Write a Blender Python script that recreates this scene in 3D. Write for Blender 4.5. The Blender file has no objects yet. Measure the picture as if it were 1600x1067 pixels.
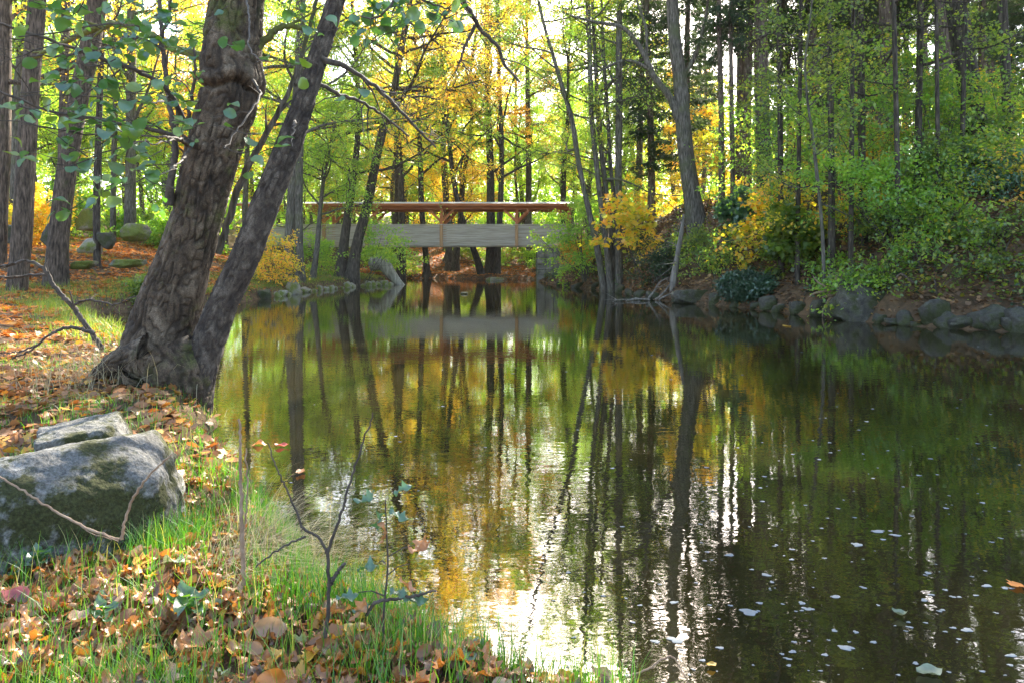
import bpy, math, random
import numpy as np
from mathutils import Matrix, Vector

R = math.radians
PI = math.pi
SC = bpy.context.scene
COL = SC.collection

# ------------------------------------------------------------------ camera, sky, sun, exposure
F, HX, HY, CAMH = 1067.0, 800.0, 404.0, 1.5       # focal length and horizon of the photograph in its own 1600 px
cam_d = bpy.data.cameras.new("camera")
cam_d.sensor_width = 36.0
cam_d.lens = 36.0 * F / 1600.0
cam_d.shift_y = (HY - 533.5) / 1600.0
cam_d.clip_start = 0.05
cam_d.clip_end = 2000.0
cam = bpy.data.objects.new("camera", cam_d)
cam.location = (0, 0, CAMH)
cam.rotation_euler = (R(90), 0, 0)
COL.objects.link(cam)
SC.camera = cam

SUN_AZ, SUN_EL = R(13), R(36)                       # azimuth to the right of the view, elevation
SUN_STRENGTH, SKY_STRENGTH, EXPOSURE = 4.6, 0.15, 2.62
w = bpy.data.worlds.new("World")
SC.world = w
w.use_nodes = True
nt = w.node_tree
nt.nodes.clear()
sky = nt.nodes.new("ShaderNodeTexSky")
sky.sky_type = 'NISHITA'
sky.sun_disc = False
sky.sun_elevation = SUN_EL
sky.sun_rotation = SUN_AZ
sky.air_density = 1.0
sky.dust_density = 1.5
sky.ozone_density = 1.0
bg = nt.nodes.new("ShaderNodeBackground")
bg.inputs[1].default_value = SKY_STRENGTH
wo = nt.nodes.new("ShaderNodeOutputWorld")
warm = nt.nodes.new("ShaderNodeMix")                 # the photograph's warm white balance
warm.data_type = 'RGBA'
warm.blend_type = 'MULTIPLY'
warm.inputs[0].default_value = 1.0
warm.inputs[7].default_value = (1.0, 0.94, 0.87, 1)
nt.links.new(sky.outputs[0], warm.inputs[6])
nt.links.new(warm.outputs[2], bg.inputs[0])
nt.links.new(bg.outputs[0], wo.inputs[0])

sun_d = bpy.data.lights.new("sun", 'SUN')
sun_d.energy = SUN_STRENGTH
sun_d.angle = R(0.5)
sun_d.color = (1.0, 0.92, 0.78)
sun = bpy.data.objects.new("sun", sun_d)
sdir = Vector((math.sin(SUN_AZ) * math.cos(SUN_EL), math.cos(SUN_AZ) * math.cos(SUN_EL), math.sin(SUN_EL)))
sun.rotation_euler = sdir.to_track_quat('Z', 'Y').to_euler()
sun.location = (0, 0, 40)
COL.objects.link(sun)

SC.view_settings.view_transform = 'Standard'
SC.view_settings.look = 'None'
SC.view_settings.exposure = EXPOSURE
SC.view_settings.gamma = 1.0
SC.render.engine = 'CYCLES'
SC.cycles.use_denoising = True
SC.cycles.denoiser = 'OPENIMAGEDENOISE'
SC.cycles.denoising_prefilter = 'NONE'
SC.cycles.max_bounces = 7
SC.cycles.diffuse_bounces = 4
SC.cycles.glossy_bounces = 3
SC.cycles.transmission_bounces = 4
SC.cycles.transparent_max_bounces = 4
SC.cycles.volume_bounces = 0
SC.cycles.sample_clamp_indirect = 6.0

# ------------------------------------------------------------------ helpers
def P(px, py, Y):
    return np.array(((px - HX) / F * Y, Y, CAMH - (py - HY) / F * Y))

def ss(a, b, x):
    t = np.clip((x - a) / (b - a), 0, 1)
    return t * t * (3 - 2 * t)

def _hash(ix, iy, iz, seed):
    n = (ix * 73856093) ^ (iy * 19349663) ^ (iz * 83492791) ^ (seed * 2654435)
    n = n & 0x7fffffff
    n = (n ^ (n >> 13)) * 1274126177 & 0x7fffffff
    n = (n ^ (n >> 16)) * 668265263 & 0x7fffffff
    return ((n ^ (n >> 11)) & 0xffffff) / float(0xffffff)

def noise3(p, seed=0):
    p = np.asarray(p, float)
    i = np.floor(p).astype(np.int64)
    f = p - i
    f = f * f * (3 - 2 * f)
    r = 0
    for dx in (0, 1):
        wx = f[:, 0] if dx else 1 - f[:, 0]
        for dy in (0, 1):
            wy = f[:, 1] if dy else 1 - f[:, 1]
            for dz in (0, 1):
                wz = f[:, 2] if dz else 1 - f[:, 2]
                r = r + wx * wy * wz * _hash(i[:, 0] + dx, i[:, 1] + dy, i[:, 2] + dz, seed)
    return r * 2 - 1

def fbm(p, oct=4, seed=0):
    p = np.asarray(p, float)
    r, a = 0, 0.5
    for k in range(oct):
        r = r + a * noise3(p, seed + k * 17)
        p = p * 2.03
        a *= 0.5
    return r

def nrm(v):
    v = np.asarray(v, float)
    return v / (np.linalg.norm(v, axis=-1, keepdims=True) + 1e-12)

class MB:
    """collects vertices and faces and links them as one mesh object"""
    def __init__(s):
        s.v, s.f, s.n = [], [], 0
    def add(s, verts, faces, mat=0):
        verts = np.asarray(verts, float).reshape(-1, 3)
        faces = np.asarray(faces, np.int64)
        s.v.append(verts)
        s.f.append((faces + s.n, mat))
        s.n += len(verts)
    def box(s, c, size, rot=None, mat=0):
        h = np.array(size, float) / 2
        q = np.array([(-1, -1, -1), (1, -1, -1), (1, 1, -1), (-1, 1, -1), (-1, -1, 1), (1, -1, 1), (1, 1, 1), (-1, 1, 1)]) * h
        if rot is not None:
            q = q @ np.array(rot).T
        s.add(q + np.array(c), [(0, 3, 2, 1), (4, 5, 6, 7), (0, 1, 5, 4), (1, 2, 6, 5), (2, 3, 7, 6), (3, 0, 4, 7)], mat)
    def beam(s, a, b, wd, ht, mat=0):
        a, b = np.array(a, float), np.array(b, float)
        x = nrm(b - a)
        up = np.array((0, 0, 1.0)) if abs(x[2]) < 0.95 else np.array((0, 1.0, 0))
        y = nrm(np.cross(up, x))
        z = np.cross(x, y)
        s.box((a + b) / 2, (np.linalg.norm(b - a), wd, ht), np.stack([x, y, z], 1), mat)
    def tube(s, pts, rad, k=8, mat=0, cap=True):
        pts = np.asarray(pts, float)
        rad = np.asarray(rad, float)
        n = len(pts)
        t = nrm(np.gradient(pts, axis=0))
        ref = np.array((0, 0, 1.0)) if abs(t[0][2]) < 0.8 else np.array((1.0, 0, 0))
        a = nrm(np.cross(t, ref))
        b = np.cross(t, a)
        th = np.arange(k) / k * 2 * PI
        ring = a[:, None, :] * np.cos(th)[None, :, None] + b[:, None, :] * np.sin(th)[None, :, None]
        v = (pts[:, None, :] + ring * rad[:, None, None]).reshape(-1, 3)
        i = np.arange(n - 1)[:, None] * k
        j = np.arange(k)[None, :]
        jn = (j + 1) % k
        f = np.stack([i + j, i + jn, i + k + jn, i + k + j], -1).reshape(-1, 4)
        s.add(v, f, mat)
    def leaves(s, tmpl, pos, d, nr, size, mat=0, width=None):
        """one copy of a leaf template per row: d along the leaf, nr its upper side"""
        tv, tf = tmpl
        N, k = len(pos), len(tv)
        if N == 0: return
        d = nrm(d)
        nr = nrm(nr - d * np.sum(nr * d, -1, keepdims=True))
        sd = np.cross(nr, d)
        size = np.broadcast_to(np.asarray(size, float), (N,))
        wd = size if width is None else np.broadcast_to(np.asarray(width, float), (N,))
        v = pos[:, None, :] + d[:, None, :] * (tv[None, :, 0, None] * size[:, None, None]) \
            + sd[:, None, :] * (tv[None, :, 1, None] * wd[:, None, None]) \
            + nr[:, None, :] * (tv[None, :, 2, None] * size[:, None, None])
        base = (np.arange(N) * k)[:, None]
        off = s.n
        s.v.append(v.reshape(-1, 3))
        for face in tf:
            s.f.append((base + np.array(face)[None, :] + off, mat))
        s.n += N * k
    def build(s, name, mats, parent=None, origin=(0, 0, 0), smooth=True):
        me = bpy.data.meshes.new(name)
        v = np.concatenate(s.v) - np.array(origin, float)
        me.vertices.add(len(v))
        me.vertices.foreach_set("co", v.astype(np.float32).ravel())
        loops = np.concatenate([f.ravel() for f, m in s.f])
        tot = np.concatenate([np.full(len(f), f.shape[1]) for f, m in s.f])
        mi = np.concatenate([np.full(len(f), m) for f, m in s.f])
        start = np.concatenate([[0], np.cumsum(tot)[:-1]])
        me.loops.add(len(loops))
        me.loops.foreach_set("vertex_index", loops.astype(np.int32))
        me.polygons.add(len(tot))
        me.polygons.foreach_set("loop_start", start.astype(np.int32))
        me.polygons.foreach_set("material_index", mi.astype(np.int32))
        me.polygons.foreach_set("use_smooth", np.full(len(tot), smooth, bool))
        for m in (mats if isinstance(mats, (list, tuple)) else [mats]):
            me.materials.append(m)
        if getattr(s, 'furrow', None) is not None and len(s.furrow) == len(v):
            me.attributes.new('furrow', 'FLOAT', 'POINT').data.foreach_set('value', s.furrow.astype(np.float32))
        me.update(calc_edges=True)
        o = bpy.data.objects.new(name, me)
        COL.objects.link(o)
        if parent is not None:
            o.parent = parent
        return o

def tag(o, label=None, cat=None, group=None, kind=None):
    if label: o["label"] = label
    if cat: o["category"] = cat
    if group: o["group"] = group
    if kind: o["kind"] = kind
    return o

def thing(name, label, cat, loc=(0, 0, 0), group=None, rz=0):
    o = bpy.data.objects.new(name, None)
    o.empty_display_size = 0.2
    COL.objects.link(o)
    o.location = loc
    o.rotation_euler = (0, 0, rz)
    return tag(o, label, cat, group)

def copy_tree(o, loc, rz=0, scale=1.0, lean=(0, 0), label=None, group=None):
    c = o.copy()
    COL.objects.link(c)
    for ch in o.children:
        d = ch.copy()
        COL.objects.link(d)
        d.parent = c
    c.location = loc
    c.rotation_euler = (lean[0], lean[1], rz)
    c.scale = (scale,) * 3 if np.isscalar(scale) else scale
    if label: c["label"] = label
    if group: c["group"] = group
    return c

# ------------------------------------------------------------------ materials
def new_mat(name):
    m = bpy.data.materials.new(name)
    m.use_nodes = True
    m.node_tree.nodes.clear()
    return m, m.node_tree.nodes, m.node_tree.links

def ramp(N, stops, interp='LINEAR'):
    r = N.new("ShaderNodeValToRGB")
    r.color_ramp.interpolation = interp
    el = r.color_ramp.elements
    while len(el) < len(stops): el.new(0.5)
    for e, (p, c) in zip(el, stops):
        e.position = p
        e.color = (*c, 1)
    return r

def noise_node(N, L, scale, detail=4, rough=0.6, vec=None, stretch=None, coord="Object"):
    tc = N.new("ShaderNodeTexCoord")
    src = tc.outputs[coord]
    if stretch is not None:
        mp = N.new("ShaderNodeMapping")
        mp.inputs["Scale"].default_value = stretch
        L.new(src, mp.inputs[0])
        src = mp.outputs[0]
    n = N.new("ShaderNodeTexNoise")
    n.inputs["Scale"].default_value = scale
    n.inputs["Detail"].default_value = detail
    n.inputs["Roughness"].default_value = rough
    L.new(src, n.inputs["Vector"])
    return n

def leaf_mat(name, stops, clump=0.45, clump_scale=0.5, trans=0.58, tboost=(2.65, 2.6, 1.5), gloss=0.05, grough=0.45):
    """leaf colours drawn per leaf and per cluster from one ramp; light passes through"""
    m, N, L = new_mat(name)
    geo = N.new("ShaderNodeNewGeometry")
    nz = noise_node(N, L, clump_scale, 2, 0.5)
    mx = N.new("ShaderNodeMix")
    mx.inputs[0].default_value = clump
    L.new(geo.outputs["Random Per Island"], mx.inputs[2])
    mr = N.new("ShaderNodeMapRange")
    mr.inputs[1].default_value = 0.3
    mr.inputs[2].default_value = 0.7
    L.new(nz.outputs["Fac"], mr.inputs[0])
    L.new(mr.outputs[0], mx.inputs[3])
    rp = ramp(N, stops)
    L.new(mx.outputs[0], rp.inputs[0])
    df = N.new("ShaderNodeBsdfDiffuse")
    L.new(rp.outputs[0], df.inputs[0])
    mul = N.new("ShaderNodeMix")
    mul.data_type = 'RGBA'
    mul.blend_type = 'MULTIPLY'
    mul.inputs[0].default_value = 1.0
    L.new(rp.outputs[0], mul.inputs[6])
    mul.inputs[7].default_value = (*tboost, 1)
    tr = N.new("ShaderNodeBsdfTranslucent")
    L.new(mul.outputs[2], tr.inputs[0])
    m1 = N.new("ShaderNodeMixShader")
    m1.inputs[0].default_value = trans
    L.new(df.outputs[0], m1.inputs[1])
    L.new(tr.outputs[0], m1.inputs[2])
    gl = N.new("ShaderNodeBsdfGlossy")
    gl.inputs["Roughness"].default_value = grough
    gl.inputs["Color"].default_value = (0.9, 0.95, 1.0, 1)
    m2 = N.new("ShaderNodeMixShader")
    m2.inputs[0].default_value = gloss
    L.new(m1.outputs[0], m2.inputs[1])
    L.new(gl.outputs[0], m2.inputs[2])
    out = N.new("ShaderNodeOutputMaterial")
    L.new(m2.outputs[0], out.inputs[0])
    return m

def solid_mat(name, stops, scale=6, detail=6, stretch=None, rough=0.8, bump=0.3, bscale=None, bdist=0.02, second=None, bstretch=None, spec=0.3, speckle=0.0, furrow=None):
    """noise-ramped solid surface with bump; second = (scale, lo, hi, colour) patches such as moss"""
    m, N, L = new_mat(name)
    n = noise_node(N, L, scale, detail, 0.62, stretch=stretch)
    rp = ramp(N, stops)
    L.new(n.outputs["Fac"], rp.inputs[0])
    colr = rp.outputs[0]
    if second:
        n2 = noise_node(N, L, second[0], 7, 0.68)
        mr = N.new("ShaderNodeMapRange")
        mr.inputs[1].default_value, mr.inputs[2].default_value = second[1], second[2]
        L.new(n2.outputs["Fac"], mr.inputs[0])
        mx = N.new("ShaderNodeMix")
        mx.data_type = 'RGBA'
        L.new(mr.outputs[0], mx.inputs[0])
        L.new(colr, mx.inputs[6])
        mx.inputs[7].default_value = (*second[3], 1)
        colr = mx.outputs[2]
    if speckle:                                           # crystal grain / lichen dots
        n3 = noise_node(N, L, scale * 14, 4, 0.7)
        mr3 = N.new("ShaderNodeMapRange")
        mr3.inputs[1].default_value, mr3.inputs[2].default_value = 0.35, 0.65
        mr3.inputs[3].default_value, mr3.inputs[4].default_value = 1 - speckle, 1 + speckle
        L.new(n3.outputs["Fac"], mr3.inputs[0])
        m3 = N.new("ShaderNodeMix")
        m3.data_type = 'RGBA'
        m3.blend_type = 'MULTIPLY'
        m3.inputs[0].default_value = 1.0
        L.new(colr, m3.inputs[6])
        L.new(mr3.outputs[0], m3.inputs[7])
        colr = m3.outputs[2]
    if furrow:                                            # furrow bottoms painted darker: dark inner bark and the shade inside them
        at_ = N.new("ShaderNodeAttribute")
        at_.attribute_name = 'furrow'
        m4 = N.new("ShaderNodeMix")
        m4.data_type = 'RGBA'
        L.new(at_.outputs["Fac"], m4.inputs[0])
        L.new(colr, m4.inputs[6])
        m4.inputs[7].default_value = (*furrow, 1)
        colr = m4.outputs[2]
    b = N.new("ShaderNodeBsdfPrincipled")
    b.inputs["Roughness"].default_value = rough
    b.inputs["Specular IOR Level"].default_value = spec
    L.new(colr, b.inputs["Base Color"])
    nb = noise_node(N, L, bscale or scale * 3, 6, 0.65, stretch=bstretch if bstretch is not None else stretch)
    bp = N.new("ShaderNodeBump")
    bp.inputs["Strength"].default_value = bump
    bp.inputs["Distance"].default_value = bdist
    L.new(nb.outputs["Fac"], bp.inputs["Height"])
    L.new(bp.outputs[0], b.inputs["Normal"])
    out = N.new("ShaderNodeOutputMaterial")
    L.new(b.outputs[0], out.inputs[0])
    return m

M = {}
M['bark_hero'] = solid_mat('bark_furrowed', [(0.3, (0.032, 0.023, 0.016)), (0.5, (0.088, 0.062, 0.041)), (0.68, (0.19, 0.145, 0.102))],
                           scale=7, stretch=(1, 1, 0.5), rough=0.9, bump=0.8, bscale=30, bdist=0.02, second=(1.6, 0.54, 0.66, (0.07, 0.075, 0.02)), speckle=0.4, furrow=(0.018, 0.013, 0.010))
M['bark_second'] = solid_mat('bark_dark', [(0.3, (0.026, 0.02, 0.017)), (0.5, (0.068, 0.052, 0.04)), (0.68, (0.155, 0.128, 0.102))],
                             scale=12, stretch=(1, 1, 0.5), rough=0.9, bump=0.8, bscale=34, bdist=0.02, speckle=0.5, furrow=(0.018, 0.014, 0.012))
M['bark_brown'] = solid_mat('bark_brown', [(0.35, (0.025, 0.017, 0.012)), (0.5, (0.09, 0.065, 0.047)), (0.66, (0.19, 0.14, 0.105))],
                            scale=4, stretch=(5, 5, 0.8), rough=0.9, bump=1.0, bscale=14, bdist=0.04, second=(0.8, 0.55, 0.7, (0.07, 0.075, 0.025)))
M['bark_grey'] = solid_mat('bark_grey', [(0.35, (0.035, 0.03, 0.022)), (0.5, (0.09, 0.078, 0.062)), (0.66, (0.18, 0.16, 0.13))],
                           scale=4, stretch=(5, 5, 0.8), rough=0.9, bump=0.8, bscale=12, bdist=0.03, second=(0.7, 0.5, 0.66, (0.085, 0.095, 0.04)))
M['bark_dark'] = solid_mat('bark_deep_brown', [(0.35, (0.018, 0.014, 0.010)), (0.5, (0.05, 0.04, 0.03)), (0.66, (0.11, 0.09, 0.07))],
                           scale=4, stretch=(5, 5, 0.8), rough=0.9, bump=0.8, bscale=12, bdist=0.03)  # plain dark brown bark, deeper in tone than the grey one
M['bark_spruce'] = solid_mat('bark_spruce', [(0.35, (0.04, 0.028, 0.02)), (0.5, (0.105, 0.078, 0.058)), (0.66, (0.2, 0.155, 0.12))],
                             scale=4, stretch=(5, 5, 0.8), rough=0.9, bump=0.8, bscale=16, bdist=0.03, second=(0.9, 0.55, 0.7, (0.08, 0.085, 0.035)))
M['bark_pale'] = solid_mat('bark_pale', [(0.3, (0.14, 0.12, 0.10)), (0.5, (0.3, 0.27, 0.23)), (0.7, (0.48, 0.44, 0.39))],
                           scale=4, stretch=(2, 2, 0.3), rough=0.9, bump=0.6, bscale=16, bdist=0.02)
M['bark_snag'] = solid_mat('bark_weathered', [(0.3, (0.07, 0.06, 0.05)), (0.5, (0.16, 0.14, 0.118)), (0.7, (0.28, 0.25, 0.215))],
                           scale=4, stretch=(4, 4, 0.5), rough=0.9, bump=0.6, bscale=16, bdist=0.02)
M['twig'] = solid_mat('twig_bark', [(0.3, (0.03, 0.024, 0.019)), (0.7, (0.11, 0.088, 0.07))], scale=20, rough=0.8, bump=0.3)
M['twig_tan'] = solid_mat('twig_tan', [(0.3, (0.18, 0.11, 0.07)), (0.7, (0.38, 0.27, 0.18))], scale=20, rough=0.7, bump=0.3)
M['moss_branch'] = solid_mat('mossy_bark', [(0.3, (0.05, 0.05, 0.018)), (0.7, (0.16, 0.17, 0.04))], scale=12, rough=0.95, bump=0.8)

G_, Y_, O_ = (0.07, 0.13, 0.012), (0.36, 0.30, 0.02), (0.45, 0.19, 0.02)
M['leaf_mixed'] = leaf_mat('leaves_green_gold', [(0.15, (0.06, 0.13, 0.018)), (0.5, (0.14, 0.23, 0.025)), (0.72, (0.28, 0.31, 0.03)), (0.86, (0.46, 0.32, 0.03)), (0.98, (0.45, 0.17, 0.025))])
M['leaf_gold'] = leaf_mat('leaves_gold', [(0.1, (0.2, 0.24, 0.018)), (0.4, (0.42, 0.36, 0.025)), (0.65, (0.55, 0.33, 0.03)), (0.95, (0.5, 0.18, 0.025))])
M['leaf_lime'] = leaf_mat('leaves_lime', [(0.1, (0.09, 0.19, 0.025)), (0.45, (0.16, 0.28, 0.03)), (0.75, (0.25, 0.34, 0.035)), (0.97, (0.42, 0.36, 0.04))])
M['leaf_green'] = leaf_mat('leaves_green', [(0.1, (0.05, 0.095, 0.014)), (0.45, (0.095, 0.15, 0.016)), (0.75, (0.17, 0.2, 0.02)), (0.96, (0.38, 0.3, 0.025))])
M['leaf_amber'] = leaf_mat('leaves_amber', [(0.1, (0.2, 0.17, 0.02)), (0.5, (0.46, 0.28, 0.03)), (0.95, (0.45, 0.14, 0.02))])
M['leaf_teal'] = leaf_mat('leaves_bluegreen', [(0.1, (0.03, 0.085, 0.035)), (0.9, (0.07, 0.15, 0.06))], trans=0.35, gloss=0.09)
M['leaf_ivy'] = leaf_mat('leaves_ivy', [(0.1, (0.012, 0.035, 0.014)), (0.9, (0.035, 0.085, 0.03))], trans=0.2, gloss=0.08)
M['leaf_alder'] = leaf_mat('leaves_alder', [(0.1, (0.02, 0.065, 0.022)), (0.6, (0.04, 0.105, 0.035)), (0.95, (0.11, 0.17, 0.018))], trans=0.45, tboost=(2.5, 2.5, 0.5), gloss=0.09, grough=0.4)
M['needle'] = leaf_mat('needles', [(0.1, (0.018, 0.035, 0.014)), (0.6, (0.035, 0.06, 0.022)), (0.95, (0.07, 0.09, 0.03))], trans=0.3, gloss=0.03)
M['litter'] = leaf_mat('litter_leaves', [(0.02, (0.14, 0.075, 0.04)), (0.28, (0.25, 0.115, 0.045)), (0.5, (0.33, 0.155, 0.06)), (0.64, (0.38, 0.23, 0.11)), (0.76, (0.46, 0.16, 0.035)), (0.9, (0.6, 0.33, 0.04)), (0.99, (0.25, 0.3, 0.1))],
                       clump=0.2, clump_scale=1.5, trans=0.3, tboost=(1.0, 0.85, 0.6), gloss=0.04)
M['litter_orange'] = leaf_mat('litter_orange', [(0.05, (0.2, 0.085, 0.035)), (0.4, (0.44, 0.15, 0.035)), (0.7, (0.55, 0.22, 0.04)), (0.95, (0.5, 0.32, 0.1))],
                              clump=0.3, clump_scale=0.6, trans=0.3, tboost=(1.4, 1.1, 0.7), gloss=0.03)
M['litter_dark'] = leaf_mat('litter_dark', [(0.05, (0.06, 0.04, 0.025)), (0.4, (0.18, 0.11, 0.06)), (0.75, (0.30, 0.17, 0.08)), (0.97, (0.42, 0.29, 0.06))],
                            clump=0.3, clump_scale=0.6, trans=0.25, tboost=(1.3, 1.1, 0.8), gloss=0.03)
M['grass'] = leaf_mat('grass_blades', [(0.1, (0.04, 0.13, 0.012)), (0.6, (0.08, 0.22, 0.018)), (0.80, (0.15, 0.26, 0.03)), (0.9, (0.36, 0.3, 0.13))], clump=0.15, trans=0.4, tboost=(1.8, 2.0, 0.6), gloss=0.04)
M['grass_bank'] = leaf_mat('grass_bank', [(0.1, (0.07, 0.13, 0.02)), (0.5, (0.15, 0.22, 0.03)), (0.75, (0.26, 0.27, 0.06)), (0.97, (0.4, 0.33, 0.15))], clump=0.35, trans=0.4, tboost=(1.8, 1.9, 0.7), gloss=0.03)
M['grass_dry'] = leaf_mat('grass_dry', [(0.1, (0.26, 0.2, 0.1)), (0.9, (0.5, 0.43, 0.28))], trans=0.3, tboost=(1.2, 1.2, 1.0), gloss=0.03)

def flat_leaf(name, c):
    return leaf_mat(name, [(0.0, tuple(x * 0.75 for x in c)), (1.0, tuple(min(1, x * 1.25) for x in c))], clump=1.0, clump_scale=26, trans=0.3, tboost=(1.0, 0.9, 0.65), gloss=0.05)
FALLEN = [('rust brown', flat_leaf('fallen_rust', (0.42, 0.19, 0.07))), ('pale tan', flat_leaf('fallen_tan', (0.42, 0.27, 0.16))),
          ('bright orange', flat_leaf('fallen_orange', (0.52, 0.19, 0.03))), ('golden yellow', flat_leaf('fallen_yellow', (0.55, 0.33, 0.03))),
          ('dull grey green', flat_leaf('fallen_greygreen', (0.2, 0.24, 0.15))), ('dark brown', flat_leaf('fallen_dark', (0.14, 0.075, 0.04)))]
M['red_leaf'] = flat_leaf('fallen_red', (0.42, 0.09, 0.07))

M['rock_hero'] = solid_mat('granite_mossy', [(0.3, (0.075, 0.072, 0.066)), (0.5, (0.165, 0.16, 0.148)), (0.7, (0.31, 0.30, 0.28))], scale=6, detail=9, rough=0.95, speckle=0.45,
                           bump=1.0, bscale=40, bdist=0.02, second=(3.2, 0.475, 0.545, (0.045, 0.047, 0.016)))
M['rock'] = solid_mat('rock_wet_grey', [(0.3, (0.03, 0.027, 0.022)), (0.5, (0.075, 0.068, 0.055)), (0.72, (0.16, 0.15, 0.125))], scale=4, rough=0.85, speckle=0.35,
                      bump=1.0, bscale=14, bdist=0.04, second=(2.2, 0.44, 0.58, (0.04, 0.045, 0.014)))
M['rock_light'] = solid_mat('rock_pale', [(0.3, (0.16, 0.14, 0.11)), (0.5, (0.28, 0.25, 0.21)), (0.72, (0.42, 0.38, 0.33))], scale=3, rough=0.9,
                            bump=0.6, bscale=14, bdist=0.03, second=(1.6, 0.48, 0.6, (0.13, 0.15, 0.03)))  # paler stone than the other rocks, with olive patches
M['wood_tan'] = solid_mat('timber_tan', [(0.3, (0.30, 0.17, 0.085)), (0.7, (0.46, 0.28, 0.15))], scale=4, stretch=(4, 4, 0.3), rough=0.8, bump=0.2)
M['rock_moss'] = solid_mat('rock_mossy', [(0.3, (0.08, 0.07, 0.055)), (0.5, (0.16, 0.145, 0.12)), (0.72, (0.28, 0.255, 0.22))], scale=4, rough=0.9, speckle=0.35,
                            bump=1.0, bscale=14, bdist=0.04, second=(1.6, 0.40, 0.52, (0.11, 0.13, 0.025)))
M['wood_red'] = solid_mat('timber_stained', [(0.3, (0.34, 0.10, 0.035)), (0.7, (0.52, 0.19, 0.075))], scale=4, stretch=(0.3, 4, 4), rough=0.7, bump=0.2)
M['wood_grey'] = solid_mat('timber_weathered', [(0.3, (0.26, 0.22, 0.18)), (0.5, (0.42, 0.37, 0.31)), (0.7, (0.56, 0.50, 0.43))], scale=3, stretch=(0.25, 4, 4), rough=0.85, bump=0.3)
M['roofing'] = solid_mat('roof_metal', [(0.3, (0.34, 0.33, 0.34)), (0.7, (0.52, 0.51, 0.52))], scale=3, rough=0.5, bump=0.1)
M['stonework'] = solid_mat('abutment_stone', [(0.3, (0.1, 0.09, 0.075)), (0.7, (0.26, 0.24, 0.21))], scale=3, rough=0.95, bump=0.6, bscale=8, bdist=0.05, second=(1.1, 0.5, 0.64, (0.07, 0.085, 0.03)))
M['foam'] = solid_mat('foam', [(0.3, (0.14, 0.16, 0.165)), (0.7, (0.24, 0.26, 0.27))], scale=30, rough=0.7, bump=0.3, bdist=0.002)

def ground_mat():
    m, N, L = new_mat('earth')
    n = noise_node(N, L, 3.0, 8, 0.7)
    rp = ramp(N, [(0.25, (0.035, 0.024, 0.015)), (0.45, (0.09, 0.06, 0.035)), (0.6, (0.15, 0.09, 0.05)), (0.75, (0.10, 0.10, 0.03))])
    L.new(n.outputs["Fac"], rp.inputs[0])
    b = N.new("ShaderNodeBsdfPrincipled")
    b.inputs["Roughness"].default_value = 0.95
    b.inputs["Specular IOR Level"].default_value = 0.15
    L.new(rp.outputs[0], b.inputs["Base Color"])
    n2 = noise_node(N, L, 18, 8, 0.7)
    bp = N.new("ShaderNodeBump")
    bp.inputs["Strength"].default_value = 0.8
    bp.inputs["Distance"].default_value = 0.04
    L.new(n2.outputs["Fac"], bp.inputs["Height"])
    L.new(bp.outputs[0], b.inputs["Normal"])
    out = N.new("ShaderNodeOutputMaterial")
    L.new(b.outputs[0], out.inputs[0])
    return m
M['earth'] = ground_mat()

def water_mat():
    m, N, L = new_mat('stream_water')
    b = N.new("ShaderNodeBsdfPrincipled")
    b.inputs["Base Color"].default_value = (0.017, 0.0145, 0.005, 1)
    b.inputs["Roughness"].default_value = 0.02
    b.inputs["IOR"].default_value = 2.5
    a = noise_node(N, L, 1.0, 3, 0.55, stretch=(2.2, 4.5, 1))
    c = noise_node(N, L, 1.0, 2, 0.5, stretch=(9, 15, 1))
    b1 = N.new("ShaderNodeBump")
    b1.inputs["Strength"].default_value = 1.0
    b1.inputs["Distance"].default_value = 0.0014
    L.new(a.outputs["Fac"], b1.inputs["Height"])
    b2 = N.new("ShaderNodeBump")
    b2.inputs["Strength"].default_value = 1.0
    b2.inputs["Distance"].default_value = 0.0006
    L.new(c.outputs["Fac"], b2.inputs["Height"])
    big = noise_node(N, L, 0.35, 2, 0.5)
    mrw = N.new("ShaderNodeMapRange")
    mrw.inputs[1].default_value, mrw.inputs[2].default_value = 0.35, 0.65
    mrw.inputs[3].default_value, mrw.inputs[4].default_value = 0.45, 1.2
    L.new(big.outputs["Fac"], mrw.inputs[0])
    L.new(mrw.outputs[0], b1.inputs["Strength"])
    L.new(mrw.outputs[0], b2.inputs["Strength"])
    L.new(b1.outputs[0], b2.inputs["Normal"])
    L.new(b2.outputs[0], b.inputs["Normal"])
    out = N.new("ShaderNodeOutputMaterial")
    L.new(b.outputs[0], out.inputs[0])
    return m
M['water'] = water_mat()

# ------------------------------------------------------------------ ground and water
SHORE = {  # bank profiles: near left bank, far left shelf, far bank beyond the bridge, steep right bank
    'N': [(6.0, -30), (3.2, -4), (2.1, -0.6), (1.5, 0.6), (1.2, 1.3), (0.78, 1.72), (0.3, 2.04), (-0.28, 2.42), (-0.68, 2.8), (-1.05, 3.45), (-1.65, 4.3), (-2.35, 5.3), (-2.85, 6.3), (-4.3, 8.2), (-6.5, 11.5), (-9.3, 15.2), (-10.8, 16.6)],
    'S': [(-10.8, 16.6), (-11.2, 17.6), (-10.6, 18.8), (-9.6, 20.8), (-9.2, 23.5), (-9.3, 26), (-9.05, 30), (-8.5, 34.8), (-7.1, 38.6), (-7.6, 41), (-10.2, 45.5), (-12, 52)],
    'F': [(-12, 52), (-6, 50.5), (-2.5, 49), (0.2, 48.4), (1.6, 47.5), (1.7, 44), (2.2, 40.5)],
    'R': [(2.2, 40.5), (3.3, 35), (4.6, 31), (5.1, 24.6), (6.2, 22.4), (7.2, 20.2), (7.9, 17.6), (8.3, 15.9), (9.1, 14.7), (10.4, 13.7), (11.5, 11), (12, 5), (13, -30)],
}
POLY = SHORE['N'] + SHORE['S'][1:] + SHORE['F'][1:] + SHORE['R'][1:]

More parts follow.
